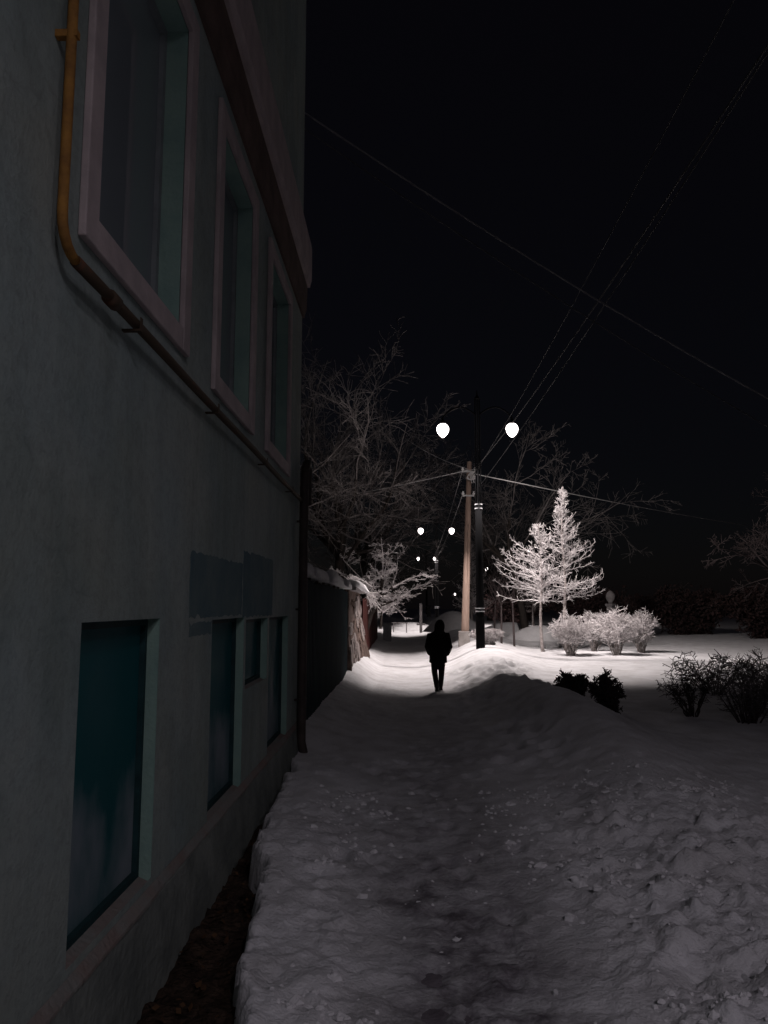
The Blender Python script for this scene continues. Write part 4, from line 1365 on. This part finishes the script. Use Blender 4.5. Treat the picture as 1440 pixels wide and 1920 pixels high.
# ================================================================== PARK FURNITURE AND BACKGROUND
# pale post with a cross board on the far lit stretch
fp = empty('sign_post', (at(789, 1135, 58).x, 58, -0.3), label='thin pale post standing on the far lit snow left of the person', cat='post')
fx = fp.location.x
under(fp, MB().box((fx - 0.10, 57.93, -0.4), (fx + 0.10, 58.07, 1.9)).build('post', M['greystone']))
under(fp, MB().box((fx - 0.32, 57.90, 0.28), (fx + 0.32, 57.928, 0.42)).build('board', M['greystone']))
under(fp, MB().box((fx + 0.45, 57.95, 0.9), (fx + 0.75, 58.0, 1.75)).box((fx + 0.10, 57.96, 1.3), (fx + 0.45, 57.99, 1.36)).build('sign_plate', M['black']))
rb_ = empty('barrier_rail', (at(750, 1135, 60).x, 60, -0.3), label='low pale barrier rail at the far left end of the path', cat='rail')
bx = rb_.location.x
for dx in (-0.5, 0.5):
    under(rb_, MB().box((bx + dx - 0.04, 59.96, -0.4), (bx + dx + 0.04, 60.04, 0.36)).build('post', M['greystone']))
under(rb_, MB().box((bx - 0.6, 59.94, 0.361), (bx + 0.6, 60.06, 0.44)).build('rail', M['greystone']))

# stone pillar with a round top
sx_ = at(1145, 1135, 42).x
zs = gz(sx_, 42)
sp = empty('stone_pillar', (sx_, 42, zs), label='dim grey stone pillar with a round head behind the bush row', cat='monument')
under(sp, MB().lathe([(0.42, -0.2), (0.42, 0.25), (0.30, 0.32), (0.24, 0.5), (0.22, 1.55), (0.30, 1.62), (0.30, 1.72)], (sx_, 42, zs), 4).build('pedestal', M['greystone']))
under(sp, MB().lathe([(0.10, 1.70), (0.13, 1.82), (0.22, 1.95), (0.255, 2.1), (0.22, 2.25), (0.13, 2.36), (0.04, 2.42)], (sx_, 42, zs), 14).build('round_head', M['greystone'], smooth=True))


# heaped snow mounds in the park
def mound(x, y, rx, ry, h, seed, label):
    V = []; Fc = []
    n, mN = 28, 10
    zb = gz(x, y) - 0.15
    for i in range(mN + 1):
        t = i / mN
        for k in range(n):
            a = 2 * math.pi * k / n
            nn = 1 + 0.22 * float(fbm(np.array([math.cos(a) * 1.6 + seed]), np.array([math.sin(a) * 1.6 + t]), 3, seed)[0])
            V.append((x + rx * (1 - t) * nn * math.cos(a), y + ry * (1 - t) * nn * math.sin(a), zb + h * (math.sin(t * math.pi / 2) ** 1.1)))
    for i in range(mN):
        for k in range(n):
            k2 = (k + 1) % n
            Fc.append((i * n + k, i * n + k2, (i + 1) * n + k2, (i + 1) * n + k))
    return tag(MB().add(V, Fc).build('snow_heap', M['cap_snow'], smooth=True), label, 'snow', 'snow heaps in the park')


mound(at(1008, 1135, 38).x, 38, 2.0, 1.6, 0.85, 2, 'grey snow heap behind the trunks of the frosted trees')
mound(at(850, 1135, 46).x, 46, 2.0, 2.0, 1.2, 5, 'dim snow heap between the person and the wooden pole')
mound(at(955, 1135, 44).x, 44, 2.4, 1.8, 0.8, 7, 'pale snow heap right of the black lamp post')
mound(at(770, 1135, 66).x, 66, 3.0, 1.8, 0.8, 11, 'bright snow heap closing the far end of the path')

# loose snow clods scattered by shovelling, too many and too small to count
clods = MB()
rc = random.Random(77)
cand = []
for c in range(95):
    y = 2.5 + 5.5 * rc.random() ** 1.2
    side = rc.random()
    x = rc.uniform(0.8, 3.4) if side < 0.72 else (rc.uniform(-0.75, -0.1) if side < 0.93 else rc.uniform(-0.1, 0.8))
    k = rc.randint(4, 22) if side < 0.93 else rc.randint(2, 6)
    for _ in range(k):
        cand.append((x + rc.gauss(0, 0.13), y + rc.gauss(0, 0.16), rc.uniform(0.006, 0.02) * (1 if rc.random() < 0.85 else 2.1) * (0.7 if side >= 0.93 else 1)))
cx_ = np.array([q_[0] for q_ in cand]); cy_ = np.array([q_[1] for q_ in cand])
cz_ = snow_height(cx_.copy(), cy_.copy()); ce_ = edge_x(cy_) + 0.1
for (x, y, s), z, e_ in zip(cand, cz_, ce_):
    if x < e_ or y < 2.2: continue
    n = 6
    ph = rc.uniform(0, 6)
    ax, ay = rc.uniform(0.8, 1.5), rc.uniform(0.8, 1.3)
    rings = []
    for (rr, zz) in ((0.6, -0.5), (1.0, 0.0), (0.8, 0.5), (0.3, 0.75)):
        rings.append([(x + ax * s * rr * rc.uniform(0.6, 1.2) * math.cos(ph + 2 * math.pi * k / n), y + ay * s * rr * rc.uniform(0.6, 1.2) * math.sin(ph + 2 * math.pi * k / n), z + s * zz * rc.uniform(0.6, 1.2)) for k in range(n)])
    clods.loft(rings)
tag(clods.build('snow_clods', M['cap_snow']), 'loose shovelled snow clods littering the foreground snow', 'snow', kind='stuff')
# dead leaves and litter in the trench by the plinth
lv = MB(); rl = random.Random(9)
for i in range(260):
    y = rl.uniform(2.0, 7.0); x = rl.uniform(-1.2, -0.55)
    z = -0.15 + 0.03 * rl.random()
    u = Vector((rl.gauss(0, 1), rl.gauss(0, 1), rl.gauss(0, 0.35))).normalized(); v = perp(u, rl); s = rl.uniform(0.02, 0.05)
    c0 = Vector((x, y, z))
    lv.add([c0, c0 + u * s * 0.5 + v * s * 0.35, c0 + u * s, c0 + u * s * 0.5 - v * s * 0.35], [(0, 1, 2, 3)])
M['deadleaf'] = mat('dead_leaf', (0.11, 0.06, 0.03), 0.9, 0.1, color2=(0.05, 0.028, 0.018), vscale=14)
tag(lv.build('leaf_litter', M['deadleaf']), 'brown leaf litter in the bare strip along the house', 'leaves', kind='stuff')
